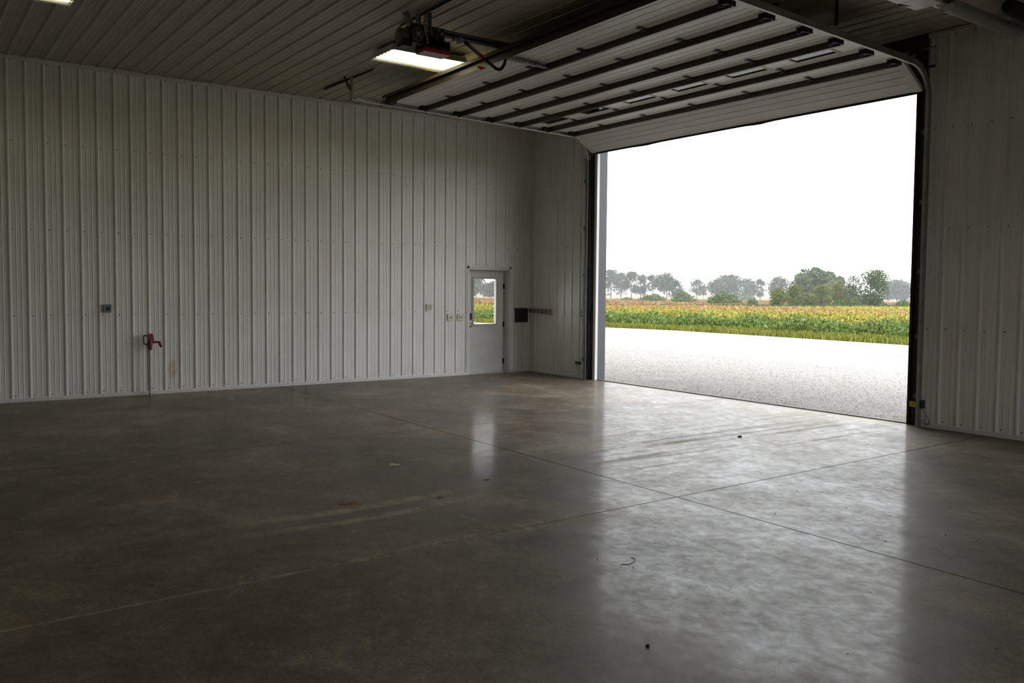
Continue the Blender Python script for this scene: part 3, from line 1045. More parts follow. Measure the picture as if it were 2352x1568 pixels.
# ------------------------------------------------------------------ torsion shaft over the door
ts = thing('torsion_shaft', (5.0, -0.13, 4.62), 'dark torsion spring shaft with cable drums above the big opening', 'door hardware')
part('shaft', MB().cyl((4.99, -0.13, 4.62), (1, 0, 0), 0.0127, 6.62, 12), M['galvd'], ts, True)
for xa in (3.2, 6.3):
    cp = []
    for k in range(0, 241):
        a = k / 10 * 2 * math.pi
        cp.append((xa - 0.5 + k / 240, -0.13 + 0.036 * math.cos(a), 4.62 + 0.036 * math.sin(a)))
    part('spring', MB().tube(cp, 0.007, 5), M['darksteel'], ts, True)
for xa, s in ((1.90, 1), (8.04, -1)):
    part('cable_drum', MB().tube([(xa - 0.045, -0.13, 4.62), (xa - 0.04, -0.13, 4.62), (xa - 0.035, -0.13, 4.62), (xa + 0.035, -0.13, 4.62), (xa + 0.04, -0.13, 4.62), (xa + 0.045, -0.13, 4.62)], [0.075, 0.075, 0.066, 0.066, 0.078, 0.078], 20), M['darksteel'], ts, True)
    part('bearing_plate', MB().box((xa + s * -0.09 - 0.003, -0.20, 4.54), (xa + s * -0.09 + 0.003, 0.01, 4.70)), M['darksteel'], ts)

# ------------------------------------------------------------------ door opener hung from the ceiling
op = thing('door_opener', (5.0, -5.2, 4.40), 'black chain drive door opener hung from the ceiling beside the lit lamp', 'opener')
xa, xb = 4.905, 5.11
ch = MB().box((xa, -5.50, 4.47), (xb, -5.085, 4.685)).box((xa, -5.36, 4.425), (xb, -5.01, 4.545))
chs = part('chassis', ch, M['black'], op)
for yy, zz, rr in ((-5.28, 4.655, .012), (-5.22, 4.665, .009), (-5.17, 4.66, .011), (-5.26, 4.60, .010), (-5.12, 4.62, .020), (-5.15, 4.655, .009), (-5.2, 4.585, .008)):
    part('bolt', MB().cyl((xb + 0.003, yy, zz), (1, 0, 0), rr, 0.010, 10), M['galvd'], chs)
part('red_skirt', MB().box((xa + 0.004, -5.355, 4.402), (xb + 0.002, -4.995, 4.437)), M['redp'], op, label='red band round the lower edge of the opener')
part('lamp_lens', MB().box((xa + 0.006, -5.352, 4.392), (xb - 0.002, -5.0, 4.403)), M['lens'], op, label='pinkish translucent lens under the opener')
fy, fz = -5.455, 4.56
fwm = MB()
fwm.tube([(xb + 0.012, fy, fz), (xb + 0.03, fy, fz)], 0.078, 28)
fo = part('flywheel', fwm, M['greym'], op, True)
part('hub', MB().cyl((xb + 0.036, fy, fz), (1, 0, 0), 0.022, 0.02, 14), M['galvd'], fo)
for k in range(5):
    a = k * 2 * math.pi / 5
    part('spoke_slot', MB().bar((xb + 0.031, fy + 0.03 * math.cos(a), fz + 0.03 * math.sin(a)), (xb + 0.031, fy + 0.066 * math.cos(a), fz + 0.066 * math.sin(a)), 0.016, 0.004, (1, 0, 0)), M['black'], fo)
mo = MB()
mo.tube([(4.99, -5.51, 4.55), (4.99, -5.525, 4.55), (4.99, -5.625, 4.55), (4.99, -5.645, 4.55)], [0.065, 0.092, 0.092, 0.055], 8)
part('motor', mo, M['greym'], op)
part('control_box', MB().box((4.95, -5.62, 4.42), (5.09, -5.50, 4.50)), M['black'], op)
perforated(op, (5.08, -5.43, 4.66), (5.08, -5.43, H - 0.02), 0.045, M['galvd'], (1, 0, 0), name='hanger')
perforated(op, (5.14, -5.34, 4.60), (5.14, -5.34, H - 0.02), 0.06, M['galvd'], (1, 0, 0), name='hanger')
perforated(op, (5.05, -5.52, 4.66), (5.05, -5.585, H - 0.03), 0.06, M['galvd'], (1, 0, 0), name='brace')
perforated(op, (4.57, -5.385, H - 0.034), (6.3, -5.41, H - 0.034), 0.06, M['darksteel'], (0, 1, 0), name='ceiling_angle')
ra = MB().box((5.035, -5.1, 4.655), (5.085, -0.25, 4.69)).box((5.035, -5.1, 4.622), (5.085, -0.25, 4.627)).box((5.035, -5.1, 4.622), (5.040, -0.25, 4.69))
part('rail', ra, M['track'], op)
part('chain', MB().cyl((5.06, -2.7, 4.612), (0, 1, 0), 0.006, 4.8, 6), M['black'], op)
part('trolley', MB().box((5.03, -4.93, 4.585), (5.09, -4.80, 4.625)).box((5.025, -4.87, 4.57), (5.095, -4.83, 4.64)), M['galvd'], op)
arm = [(5.08, -4.80, 4.60), (5.085, -4.66, 4.525), (5.085, -4.47, 4.42), (5.085, -4.34, 4.353), (5.085, -4.30, 4.345), (5.085, -4.26, 4.358), (5.085, -4.215, 4.42), (5.085, -4.19, 4.50)]
am = MB()
for a, b in zip(arm, arm[1:]):
    am.bar(a, b, 0.006, 0.040, (0, -0.5, 1))
    am.cyl(b, (1, 0, 0), 0.020, 0.006, 12)
part('arm', am, M['black'], op, label='bent black arm linking the opener to the door')
part('arm_splice', MB().bar((5.092, -4.74, 4.575), (5.092, -4.52, 4.455), 0.006, 0.030, (0, -0.5, 1)), M['galvd'], op)
part('release_cord', MB().tube([(5.10, -4.565, 4.47), (5.10, -4.565, 4.335)], 0.0025, 5), M['redp'], op)
part('release_latch', MB().box((5.09, -4.59, 4.44), (5.11, -4.54, 4.475)), M['redp'], op, label='red latch on the black arm')
part('release_handle', MB().box((5.085, -4.615, 4.315), (5.115, -4.515, 4.333)).box((5.085, -4.58, 4.30), (5.115, -4.55, 4.316)), M['redp'], op, label='red T-shaped release handle')
perforated(od, (5.085, -4.20, 4.507), (5.085, -3.55, 4.493), 0.06, M['galvd'], (1, 0, 0), name='arm_bracket')
yc = [(5.14, -5.36, H - 0.02), (5.15, -5.37, 4.80), (5.15, -5.385, 4.68), (5.15, -5.365, 4.60), (5.15, -5.34, 4.53), (5.15, -5.335, 4.47)]
tag(link('hanging_cord', MB().tube(yc, 0.008, 6).mesh('hanging_cord', True), M['cord']), 'yellow cord hanging from the ceiling in front of the black door opener', 'cord')

# ------------------------------------------------------------------ ceiling lights


def ceiling_light(x0, x1, y0, y1, label, z=4.715):
    t = thing('ceiling_light', ((x0 + x1) / 2, (y0 + y1) / 2, z), label, 'light')
    hb = MB()
    zt = z + 0.085
    hb.box((x0 + 0.05, y0, zt - 0.01), (x1 - 0.05, y1, zt))
    hb.add([(x0, y0, z), (x0 + 0.07, y0, zt), (x0 + 0.07, y1, zt), (x0, y1, z), (x0 + 0.004, y0, z), (x0 + 0.074, y0, zt), (x0 + 0.074, y1, zt), (x0 + 0.004, y1, z)],
           [(0, 1, 2, 3), (7, 6, 5, 4), (0, 4, 5, 1), (3, 2, 6, 7), (0, 3, 7, 4)])
    hb.add([(x1, y0, z), (x1 - 0.07, y0, zt), (x1 - 0.07, y1, zt), (x1, y1, z), (x1 - 0.004, y0, z), (x1 - 0.074, y0, zt), (x1 - 0.074, y1, zt), (x1 - 0.004, y1, z)],
           [(0, 1, 2, 3), (7, 6, 5, 4), (0, 4, 5, 1), (3, 2, 6, 7), (0, 3, 7, 4)])
    for ya in (y0, y1 - 0.004):
        hb.add([(x0, ya, z), (x1, ya, z), (x1 - 0.07, ya, zt), (x0 + 0.07, ya, zt), (x0, ya + 0.004, z), (x1, ya + 0.004, z), (x1 - 0.07, ya + 0.004, zt), (x0 + 0.07, ya + 0.004, zt)],
               [(0, 1, 2, 3), (7, 6, 5, 4), (0, 4, 5, 1), (1, 5, 6, 2), (2, 6, 7, 3), (3, 7, 4, 0)])
    part('housing', hb, M['trim'], t)
    for xx, s_ in ((x0, -1), (x1, 1)):
        part('side_lip', MB().add([(xx, y0, z), (xx + s_ * 0.035, y0, z - 0.012), (xx + s_ * 0.035, y1, z - 0.012), (xx, y1, z), (xx, y0, z + 0.004), (xx + s_ * 0.035, y0, z - 0.008), (xx + s_ * 0.035, y1, z - 0.008), (xx, y1, z + 0.004)], [(0, 1, 2, 3), (7, 6, 5, 4), (0, 4, 5, 1), (1, 5, 6, 2), (2, 6, 7, 3), (3, 7, 4, 0)]), M['lampw'], t)
        part('rim', MB().box((xx - 0.005, y0, z - 0.008), (xx + 0.005, y1, z + 0.006)), M['greym'], t)
    part('ballast_cover', MB().box(((x0 + x1) / 2 - 0.05, y0 + 0.01, zt - 0.035), ((x0 + x1) / 2 + 0.05, y1 - 0.01, zt - 0.012)), M['lampw'], t)
    n = 6
    for k in range(n):
        x = x0 + 0.065 + (x1 - x0 - 0.13) * k / (n - 1)
        tb = part('tube', MB().cyl((x, (y0 + y1) / 2, z + 0.022), (0, 1, 0), 0.0145, y1 - y0 - 0.075, 10), M['tube'], t, True)
        part('socket', MB().box((x - 0.016, y0 + 0.006, z + 0.005), (x + 0.016, y0 + 0.034, z + 0.05)), M['lampw'], tb)
        part('socket', MB().box((x - 0.016, y1 - 0.034, z + 0.005), (x + 0.016, y1 - 0.006, z + 0.05)), M['lampw'], tb)
    for yy in (y0 + 0.2, y1 - 0.2):
        part('hanger', MB().box((x0 + 0.15, yy - 0.015, zt), (x1 - 0.15, yy + 0.015, zt + 0.02)).box(((x0 + x1) / 2 - 0.02, yy - 0.015, zt), ((x0 + x1) / 2 + 0.02, yy + 0.015, H - 0.018)), M['galvd'], t)
    return t


ceiling_light(3.28, 3.91, -5.12, -3.99, 'lit six tube ceiling light between the door opener and the left wall')
ceiling_light(3.30, 3.93, -9.88, -8.74, 'lit ceiling light cut off by the top left corner of the photo')

ceiling_light(9.58, 10.21, -5.12, -3.99, 'lit ceiling light of the second row, above the middle of the floor')
ceiling_light(9.58, 10.21, -9.88, -8.74, 'lit ceiling light of the second row, nearest the viewer')

# ------------------------------------------------------------------ tube heater and its vent pipes
ht = thing('tube_heater', (9.1, -2.3, 4.5), 'white box of a ceiling tube heater with a galvanized vent pipe running to the wall', 'heater')
hb = MB()
hx0, hx1, hz0, hz1 = 8.98, 9.26, 4.56, 4.76
prof = [(hx0, hz0), (hx1, hz0), (hx1 - 0.02, hz1), (hx0 + 0.02, hz1)]
hb.loft([[(x, -3.6, z) for x, z in prof], [(x, -1.78, z) for x, z in prof]])
part('burner_box', hb, M['white'], ht)
part('seam_strip', MB().box((hx0 - 0.002, -2.10, hz0 - 0.002), (hx1 + 0.002, -2.09, hz0 + 0.1)), M['trim'], ht)
part('blower', MB().tube([(9.22, -1.79, 4.67), (9.22, -1.77, 4.67), (9.22, -1.62, 4.67), (9.22, -1.60, 4.67)], [0.07, 0.085, 0.085, 0.06], 20), M['black'], ht, True)
part('vent_pipe', MB().tube([(9.18, -1.80, 4.635), (9.165, -1.55, 4.625), (9.16, 0.0, 4.615)], 0.075, 20), M['galv'], ht, True)
part('pipe_collar', MB().tube([(9.162, -0.16, 4.616), (9.162, -0.15, 4.616), (9.161, -0.05, 4.615), (9.161, -0.04, 4.615)], [0.075, 0.079, 0.079, 0.075], 20), M['galv'], ht, True)
part('foil_tape', MB().tube([(9.172, -1.66, 4.628), (9.168, -1.52, 4.625)], 0.078, 16), M['chrome'], ht, True)
wr_ = MB()
for dy in (0, 0.03):
    wr_.tube([(9.17, -2.25 + dy, H - 0.02), (8.99, -2.20 + dy, 4.60), (8.985, -2.10 + dy, 4.555), (9.06, -1.85 + dy, 4.57), (9.24, -1.6 + dy, 4.66), (9.35, -1.5, H - 0.02)], 0.004, 5)
part('wire', wr_, M['black'], ht, True)
for yy in (-3.2, -2.4):
    part('hanger', MB().box((9.11, yy, hz1), (9.13, yy + 0.02, H - 0.018)), M['galvd'], ht)
t = thing('heater_reflector', (9.75, -1.6, 4.66), 'shiny bent reflector edge of a second heater at the top right corner', 'heater')
rf = MB().loft([[(9.60, y, 4.66), (9.60, y, 4.675), (9.66, y, 4.76), (9.86, y, 4.76), (9.92, y, 4.675), (9.92, y, 4.66), (9.915, y, 4.66), (9.855, y, 4.755), (9.665, y, 4.755), (9.605, y, 4.66)] for y in (-4.6, -0.85)])
part('reflector', rf, M['galv'], t)
part('burner_tube', MB().cyl((9.76, -2.8, 4.705), (0, 1, 0), 0.04, 3.8, 14), M['orangepipe'], t, True)
for yy in (-3.6, -1.2):
    part('hanger', MB().box((9.75, yy, 4.76), (9.77, yy + 0.02, H - 0.018)), M['galvd'], t)
tag(link('intake_pipe', MB().tube([(9.40, -0.75, 4.70), (9.40, -0.70, 4.70), (9.395, 0.0, 4.69)], [0.06, 0.085, 0.085], 18).mesh('intake_pipe', True), M['orangepipe']), 'short dark pipe stub entering the wall beside the galvanized vent pipe', 'pipe')
bpy.data.objects['intake_pipe'].location.z = 0.0

# ------------------------------------------------------------------ small things on the left wall


def wall_plate(name, y0, y1, z0, z1, m, depth=0.03, x0=0.002):
    mb = MB()
    b = 0.004
    mb.loft([[(x0, y0, z0), (x0, y1, z0), (x0, y1, z1), (x0, y0, z1)], [(depth - b, y0, z0), (depth - b, y1, z0), (depth - b, y1, z1), (depth - b, y0, z1)], [(depth, y0 + b, z0 + b), (depth, y1 - b, z0 + b), (depth, y1 - b, z1 - b), (depth, y0 + b, z1 - b)]])
    return mb


t = thing('power_outlet', (0, -7.82, 1.315), 'square grey metal power outlet with a round black socket on the left wall', 'outlet')
part('box', wall_plate('box', -7.878, -7.764, 1.259, 1.372, M['galvd'], 0.045), M['galvd'], t, label='grey metal box')
part('cover_plate', wall_plate('c', -7.874, -7.768, 1.264, 1.368, M['track'], 0.049, 0.045), M['track'], t)
part('socket', MB().cyl((0.052, -7.82, 1.313), (1, 0, 0), 0.030, 0.010, 20), M['black'], t, True, 'round black socket')
t = thing('outlet_box', (0, -2.337, 1.304), 'ivory four receptacle outlet plate on the left wall, higher than the two switches', 'outlet')
part('plate', wall_plate('p', -2.398, -2.277, 1.247, 1.360, M['ivory'], 0.035), M['ivory'], t)
for yy in (-2.362, -2.316):
    for zz in (1.283, 1.325):
        part('receptacle', MB().cyl((0.036, yy, zz), (1, 0, 0), 0.016, 0.004, 12), M['oldwood'], t)
for yc_, lab in ((-1.882, 'ivory double light switch plate, the one farther from the door'), (-1.66, 'ivory double light switch plate, the one next to the door')):
    t = thing('light_switch', (0, yc_, 1.107), lab, 'switch')
    part('plate', wall_plate('p', yc_ - 0.066, yc_ + 0.066, 1.045, 1.170, M['ivory'], 0.035), M['ivory'], t)
    for dy in (-0.023, 0.023):
        tg = part('toggle', MB().box((0.035, yc_ + dy - 0.006, 1.095), (0.048, yc_ + dy + 0.006, 1.113)), M['slot'], t)
        for zz in (1.078, 1.137):
            part('plate_screw', MB().cyl((0.036, yc_ + dy, zz), (1, 0, 0), 0.004, 0.003, 8), M['oldwood'], t)

t = thing('wall_mailbox', (0, -0.243, 1.128), 'black metal box with a lipped lid on the wall right of the small door', 'box')
part('body', wall_plate('b', -0.388, -0.110, 0.992, 1.240, M['black'], 0.085), M['black'], t)
part('lid', MB().loft([[(0.002, -0.394, 1.240), (0.097, -0.394, 1.236), (0.097, -0.394, 1.248), (0.002, -0.394, 1.275)], [(0.002, -0.100, 1.240), (0.097, -0.100, 1.236), (0.097, -0.100, 1.248), (0.002, -0.100, 1.275)]]), M['black'], t)

# ---- yard hydrant
hx, hy = 0.12, -7.25
t = thing('yard_hydrant', (hx, hy, 0), 'red yard hydrant on a grey pipe rising from the floor by the left wall', 'hydrant')
part('pipe', MB().tube([(hx, hy, 0.0), (hx, hy, 0.71)], 0.019, 14), M['galv'], t, True, 'grey galvanized pipe')
part('pipe_boot', MB().tube([(hx, hy, 0.0), (hx, hy, 0.025), (hx, hy, 0.03)], [0.028, 0.027, 0.021], 14), M['galvd'], t, True)
hd = MB().tube([(hx, hy, 0.685), (hx, hy, 0.70), (hx, hy, 0.745), (hx, hy, 0.75), (hx, hy, 0.775), (hx, hy, 0.78), (hx, hy, 0.86)], [0.024, 0.027, 0.029, 0.038, 0.038, 0.030, 0.030], 16)
part('head', hd, M['red'], t, True)
lv = MB().loft([[(hx - 0.022, hy - 0.035, 0.835), (hx + 0.022, hy - 0.035, 0.835), (hx + 0.022, hy + 0.055, 0.80), (hx - 0.022, hy + 0.055, 0.80)],
                [(hx - 0.022, hy - 0.040, 0.90), (hx + 0.022, hy - 0.040, 0.90), (hx + 0.022, hy + 0.045, 0.90), (hx - 0.022, hy + 0.045, 0.90)],
                [(hx - 0.018, hy - 0.036, 0.932), (hx + 0.018, hy - 0.036, 0.932), (hx + 0.018, hy + 0.034, 0.932), (hx - 0.018, hy + 0.034, 0.932)]])
part('lever_head', lv, M['red'], t)
hl = MB().tube([(hx, hy - 0.03, 0.885), (hx, hy - 0.055, 0.905), (hx, hy - 0.078, 0.908), (hx, hy - 0.090, 0.895), (hx, hy - 0.088, 0.80), (hx, hy - 0.078, 0.775), (hx, hy - 0.06, 0.770), (hx, hy - 0.03, 0.780)], 0.0095, 10)
part('handle', hl, M['red'], t, True, 'looped red lever handle')
spm = MB().tube([(hx, hy + 0.02, 0.803), (hx, hy + 0.115, 0.803), (hx, hy + 0.132, 0.802), (hx, hy + 0.140, 0.79), (hx, hy + 0.160, 0.735), (hx, hy + 0.163, 0.725)], [0.017, 0.016, 0.021, 0.021, 0.019, 0.016], 14)
part('spout', spm, M['red'], t, True)
part('rod', MB().cyl((hx, hy, 0.815), (0, 0, 1), 0.007, 0.10, 8), M['chrome'], t)

# ---- coat rack, wall button, safety sensors on the far wall
t = thing('coat_rack', (0.36, 0, 1.215), 'weathered board with five rusty coat hooks on the wall right of the corner', 'coat rack')
part('board', MB().loft([[(0.015, -0.020, 1.185), (0.725, -0.020, 1.155), (0.725, -0.020, 1.265), (0.015, -0.020, 1.268)], [(0.015, -0.040, 1.185), (0.725, -0.040, 1.155), (0.725, -0.040, 1.265), (0.015, -0.040, 1.268)]]), M['oldwood'], t)
for k in range(5):
    x = 0.10 + 0.128 * k
    z = 1.225 - 0.002 * k
    hk = MB().tube([(x - 0.025, -0.042, z + 0.015), (x - 0.008, -0.060, z + 0.006), (x + 0.020, -0.085, z + 0.020), (x + 0.040, -0.098, z + 0.004), (x + 0.044, -0.098, z - 0.030), (x + 0.026, -0.085, z - 0.048), (x + 0.004, -0.068, z - 0.040)], 0.0075, 8)
    hk.cyl((x - 0.02, -0.043, z + 0.01), (0, 1, 0), 0.014, 0.006, 10)
    part('hook', hk, M['iron'], t, True)
t = thing('wall_button', (1.672, 0, 1.213), 'narrow dark push button station beside the left door track', 'button')
part('case', MB().box((1.655, -0.05, 1.145), (1.692, -0.004, 1.282)), M['black'], t)
for z in (1.18, 1.213, 1.248):
    part('button', MB().cyl((1.673, -0.053, z), (0, 1, 0), 0.010, 0.010, 12), M['greym'], t, True)
t = thing('safety_sensor', (1.60, -0.02, 0.29), 'black door sensor on a bracket with a drooping wire at the left jamb', 'sensor')
part('bracket', MB().box((1.50, -0.055, 0.268), (1.72, -0.050, 0.315)).box((1.49, -0.07, 0.30), (1.58, -0.04, 0.316)), M['galvd'], t)
part('housing', MB().box((1.56, -0.085, 0.262), (1.715, -0.056, 0.312)), M['black'], t)
part('wire', MB().tube([(1.52, -0.06, 0.27), (1.555, -0.06, 0.235), (1.57, -0.055, 0.205), (1.60, -0.055, 0.19), (1.63, -0.05, 0.20), (1.61, -0.05, 0.225)], 0.004, 6), M['black'], t, True)
part('lens', MB().cyl((1.515, -0.073, 0.292), (1, 0, 0), 0.014, 0.02, 12), M['chrome'], t, True)
t = thing('safety_sensor', (8.19, -0.06, 0.27), 'black door sensor with a yellow sticker and tangled wire at the right jamb', 'sensor')
part('housing', MB().box((8.17, -0.105, 0.235), (8.245, -0.02, 0.335)).box((8.10, -0.125, 0.238), (8.225, -0.105, 0.318)), M['black'], t)
part('yellow_label', MB().box((8.108, -0.129, 0.250), (8.206, -0.1255, 0.312)), M['yellow'], t, label='yellow sticker with small dark marks')
for k, (a, b) in enumerate(((8.128, 8.133), (8.146, 8.166), (8.176, 8.18))):
    part('mark', MB().box((a, -0.1305, 0.270 + 0.006 * (k % 2)), (b, -0.1293, 0.292)), M['slot'], t)
wp = [(8.235, -0.06, 0.24), (8.252, -0.05, 0.20), (8.28, -0.04, 0.15), (8.31, -0.035, 0.10), (8.325, -0.035, 0.06), (8.30, -0.035, 0.035), (8.26, -0.035, 0.04), (8.22, -0.035, 0.075), (8.19, -0.035, 0.12), (8.185, -0.04, 0.165), (8.178, -0.05, 0.22)]
wm = MB().tube(wp, 0.0035, 6)
wm.tube([(8.30, -0.035, 0.07), (8.318, -0.045, 0.05), (8.305, -0.045, 0.03), (8.285, -0.04, 0.045), (8.30, -0.035, 0.06)], 0.0035, 6)
part('wire', wm, M['black'], t, True)

# ---- timber block low at the left of the frame
t = thing('timber_block', (0.86, -9.75, 0), 'dark timber block on the floor at the left edge near the wall', 'block')
bb = MB()
prof = [(-0.07, 0.012), (-0.065, 0.02), (-0.065, 0.10), (-0.055, 0.112), (0.055, 0.112), (0.065, 0.10), (0.065, 0.02), (0.07, 0.012)]
bb.loft([[(0.90 + a, -9.30, b) for a, b in prof], [(0.90 + a, -10.3, b) for a, b in prof]])
part('beam', bb, M['block'], t)
part('runner', MB().box((0.80, -10.28, 0.0), (1.00, -9.33, 0.013)), M['rust'], t, label='rusty brown strip under the block')


# ---- bits lying on the floor
def flake(name, x, y, r, m, label, cat, seed, h=0.004):
    rr = random.Random(seed)
    pts = [(x + r * (0.6 + 0.6 * rr.random()) * math.cos(k * 2 * math.pi / 9), y + r * (0.6 + 0.6 * rr.random()) * math.sin(k * 2 * math.pi / 9)) for k in range(9)]
    mb = MB().loft([[(a, b, 0.0) for a, b in pts], [(a * 0.94 + x * 0.06, b * 0.94 + y * 0.06, h * (0.6 + 0.6 * rr.random())) for a, b in pts]])
    return tag(link(name, mb.mesh(name), m), label, cat)



flake('rust_flake', 7.822, -7.598, 0.035, M['rust'], 'orange rust flake on the floor, farther from the door of the close pair', 'flake', 1)
flake('rust_flake', 7.817, -7.508, 0.045, M['rust'], 'orange rust flake on the floor, longer one of the close pair', 'flake', 2)
flake('rust_flake', 7.718, -6.185, 0.028, M['rust'], 'orange rust flake alone on the floor before the glow of the small door window', 'flake', 3)
flake('rust_flake', 8.045, -6.858, 0.030, M['rust'], 'orange brown flake on the floor beside the dusty tyre tracks', 'flake', 4)
flake('paper_scrap', 6.708, -6.578, 0.055, M['paper'], 'pale yellow scrap of paper on the dark floor', 'scrap', 5)
flake('dead_leaf', 7.474, -2.553, 0.028, M['leaf'], 'dark dead leaf on the bright floor before the big opening', 'leaf', 6, 0.012)
flake('dead_leaf', 11.07, -7.523, 0.011, M['leaf'], 'small dark scrap near the lower edge of the photo', 'leaf', 7, 0.010)
hp = [(10.04, -6.66, 0.002), (10.07, -6.655, 0.003), (10.115, -6.70, 0.003), (10.13, -6.76, 0.002), (10.105, -6.80, 0.002), (10.14, -6.84, 0.002)]
tag(link('dry_stem', MB().tube(hp, 0.0016, 5).mesh('dry_stem'), M['leaf']), 'thin curled dry stem on the shiny floor', 'stem')
sp_ = MB()
for k in range(150):
    x = rng.uniform(1.5, 13)
    y = rng.uniform(-9.5, -0.4)
    r = rng.uniform(0.002, 0.006)
    sp_.tube([(x, y, 0.0), (x + r * 0.2, y, r * 0.8)], [r, r * 0.5], 5)
tag(link('floor_grit', sp_.mesh('floor_grit'), M['leaf']), 'scattered dark grit on the concrete floor', 'grit', kind='stuff')


# ------------------------------------------------------------------ outdoors
def terr(x, y):
    r = np.hypot(np.asarray(x) - 5.0, np.asarray(y))
    return -0.12 - 0.008 * np.clip(r - 26.0, 0, 420)


def grid_ground():
    az = np.radians(np.linspace(-140, 100, 121))
    rad = np.concatenate([np.linspace(0, 60, 31), np.geomspace(66, 900, 40)])
    vv, ff = [], []
    for a in az:
        for r in rad:
            x, y = 5 - math.sin(a) * r, math.cos(a) * r
            vv.append((x, y, float(terr(x, y)) - (0.05 if r < 26 else 0)))
    n = len(rad)
    for i in range(len(az) - 1):
        for j in range(n - 1):
            ff.append((i * n + j, (i + 1) * n + j, (i + 1) * n + j + 1, i * n + j + 1))
    mb = MB()
    mb.v, mb.f, mb.n = vv, ff, len(vv)
    return mb


struct_mesh('ground', grid_ground(), M['ground'], 'flat farm land of soya and dry brown crop beyond the road')
EDGE = [(-60, 2.0), (-30, 10.2), (-22.5, 13.7), (-16.0, 16.2), (-12.4, 17.1), (-8, 17.1), (-1.6, 17.0), (24, 16.6)]


def strip(pts_a, pts_b, z0, z1):
    mb = MB()
    mb.loft([[(x, y, z1) for x, y in (a, b)] + [(b[0], b[1], z0), (a[0], a[1], z0)] for a, b in zip(pts_a, pts_b)])
    return mb


NEAR = [(-60, -3.5), (-30, 5.0), (-22.5, 8.6), (-16.0, 11.2), (-12.4, 12.2), (-8, 12.3), (-1.6, 12.5), (24, 12.3)]
struct_mesh('road', strip(NEAR, EDGE, -0.3, -0.121), M['road'], 'pale paved road between the gravel yard and the fields')
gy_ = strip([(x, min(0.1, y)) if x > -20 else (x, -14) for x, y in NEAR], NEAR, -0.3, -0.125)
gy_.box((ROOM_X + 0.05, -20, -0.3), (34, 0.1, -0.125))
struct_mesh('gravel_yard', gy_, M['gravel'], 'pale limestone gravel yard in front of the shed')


def stuff_mesh(name, verts, faces_n, m, label, cat):
    """Many loose small faces, each with faces_n corners, from one vertex array."""
    v = np.asarray(verts, dtype=np.float32).reshape(-1, 3)
    nf = len(v) // faces_n
    me = bpy.data.meshes.new(name)
    me.vertices.add(len(v))
    me.vertices.foreach_set('co', v.ravel())
    me.loops.add(len(v))
    me.loops.foreach_set('vertex_index', np.arange(len(v), dtype=np.int32))
    me.polygons.add(nf)
    me.polygons.foreach_set('loop_start', np.arange(0, len(v), faces_n, dtype=np.int32))
    me.update(calc_edges=True)
    me.validate()
    o = link(name, me, m)
    if label:
        tag(o, label, cat, kind='stuff')
    return o


# loose stones near the slab
cnt = 40000
sx = rng.uniform(-9, 11, cnt)
sy = 0.13 + 7.5 * rng.random(cnt) ** 1.5
sr = rng.uniform(0.004, 0.010, cnt) * (1 + 0.5 * (rng.random(cnt) > 0.93))
octa = np.array([(1, 0, 0), (0, 1, 0), (-1, 0, 0), (0, -1, 0), (0, 0, 0.8), (0, 0, -0.8)], dtype=float)
fo_ = [(0, 1, 4), (1, 2, 4), (2, 3, 4), (3, 0, 4)]
P = np.repeat(octa[None], cnt, 0) * (1 + 0.45 * (rng.random((cnt, 6, 3)) - 0.5))
th = rng.uniform(0, 6.28, cnt)
c_, s_ = np.cos(th), np.sin(th)
Q = np.stack([P[..., 0] * c_[:, None] - P[..., 1] * s_[:, None], P[..., 0] * s_[:, None] + P[..., 1] * c_[:, None], P[..., 2]], -1) * sr[:, None, None]
Q += np.stack([sx, sy, np.full(cnt, -0.123)], -1)[:, None, :]
stm = foliage_material('gravel_stones', (0.10, 0.093, 0.084), (0.24, 0.228, 0.212), (0.20, 0.14, 0.095), 2.0)
stuff_mesh('gravel_stones', Q[:, np.array(fo_), :].reshape(-1, 3), 3, stm, 'loose limestone gravel just outside the big opening', 'gravel')


def blades(n, xs_, ys_, h, w, lean, zb=None):
    """n upright leaf triangles-in-quads at the given places."""
    a = rng.uniform(0, 2 * np.pi, n)
    z0 = terr(xs_, ys_) - 0.02 if zb is None else zb
    dx, dy = np.cos(a) * w / 2, np.sin(a) * w / 2
    la = rng.uniform(0, 2 * np.pi, n)
    lx, ly = np.cos(la) * lean * h, np.sin(la) * lean * h
    p0 = np.stack([xs_ - dx, ys_ - dy, z0], -1)
    p1 = np.stack([xs_ + dx, ys_ + dy, z0], -1)
    p2 = np.stack([xs_ + lx + dx * 0.5, ys_ + ly + dy * 0.5, z0 + h], -1)
    p3 = np.stack([xs_ + lx - dx * 0.5, ys_ + ly - dy * 0.5, z0 + h * 0.93], -1)
    return np.stack([p0, p1, p2, p3], 1).reshape(-1, 3)


def leaf_cards(cx, cy, cz, size):
    """Randomly turned leaf quads."""
    n = len(cx)
    u = rng.normal(size=(n, 3))
    u /= np.linalg.norm(u, axis=1)[:, None]
    w = rng.normal(size=(n, 3))
    w -= (w * u).sum(1)[:, None] * u
    w /= np.linalg.norm(w, axis=1)[:, None]
    c = np.stack([cx, cy, cz], -1)
    s = np.asarray(size)[:, None] / 2 if np.ndim(size) else size / 2
    return np.stack([c - u * s, c - w * s * 0.7, c + u * s, c + w * s * 0.7], 1).reshape(-1, 3)


def edge_y(x):
    ex = np.array([e[0] for e in EDGE])
    ey = np.array([e[1] for e in EDGE])
    return np.interp(x, ex, ey)


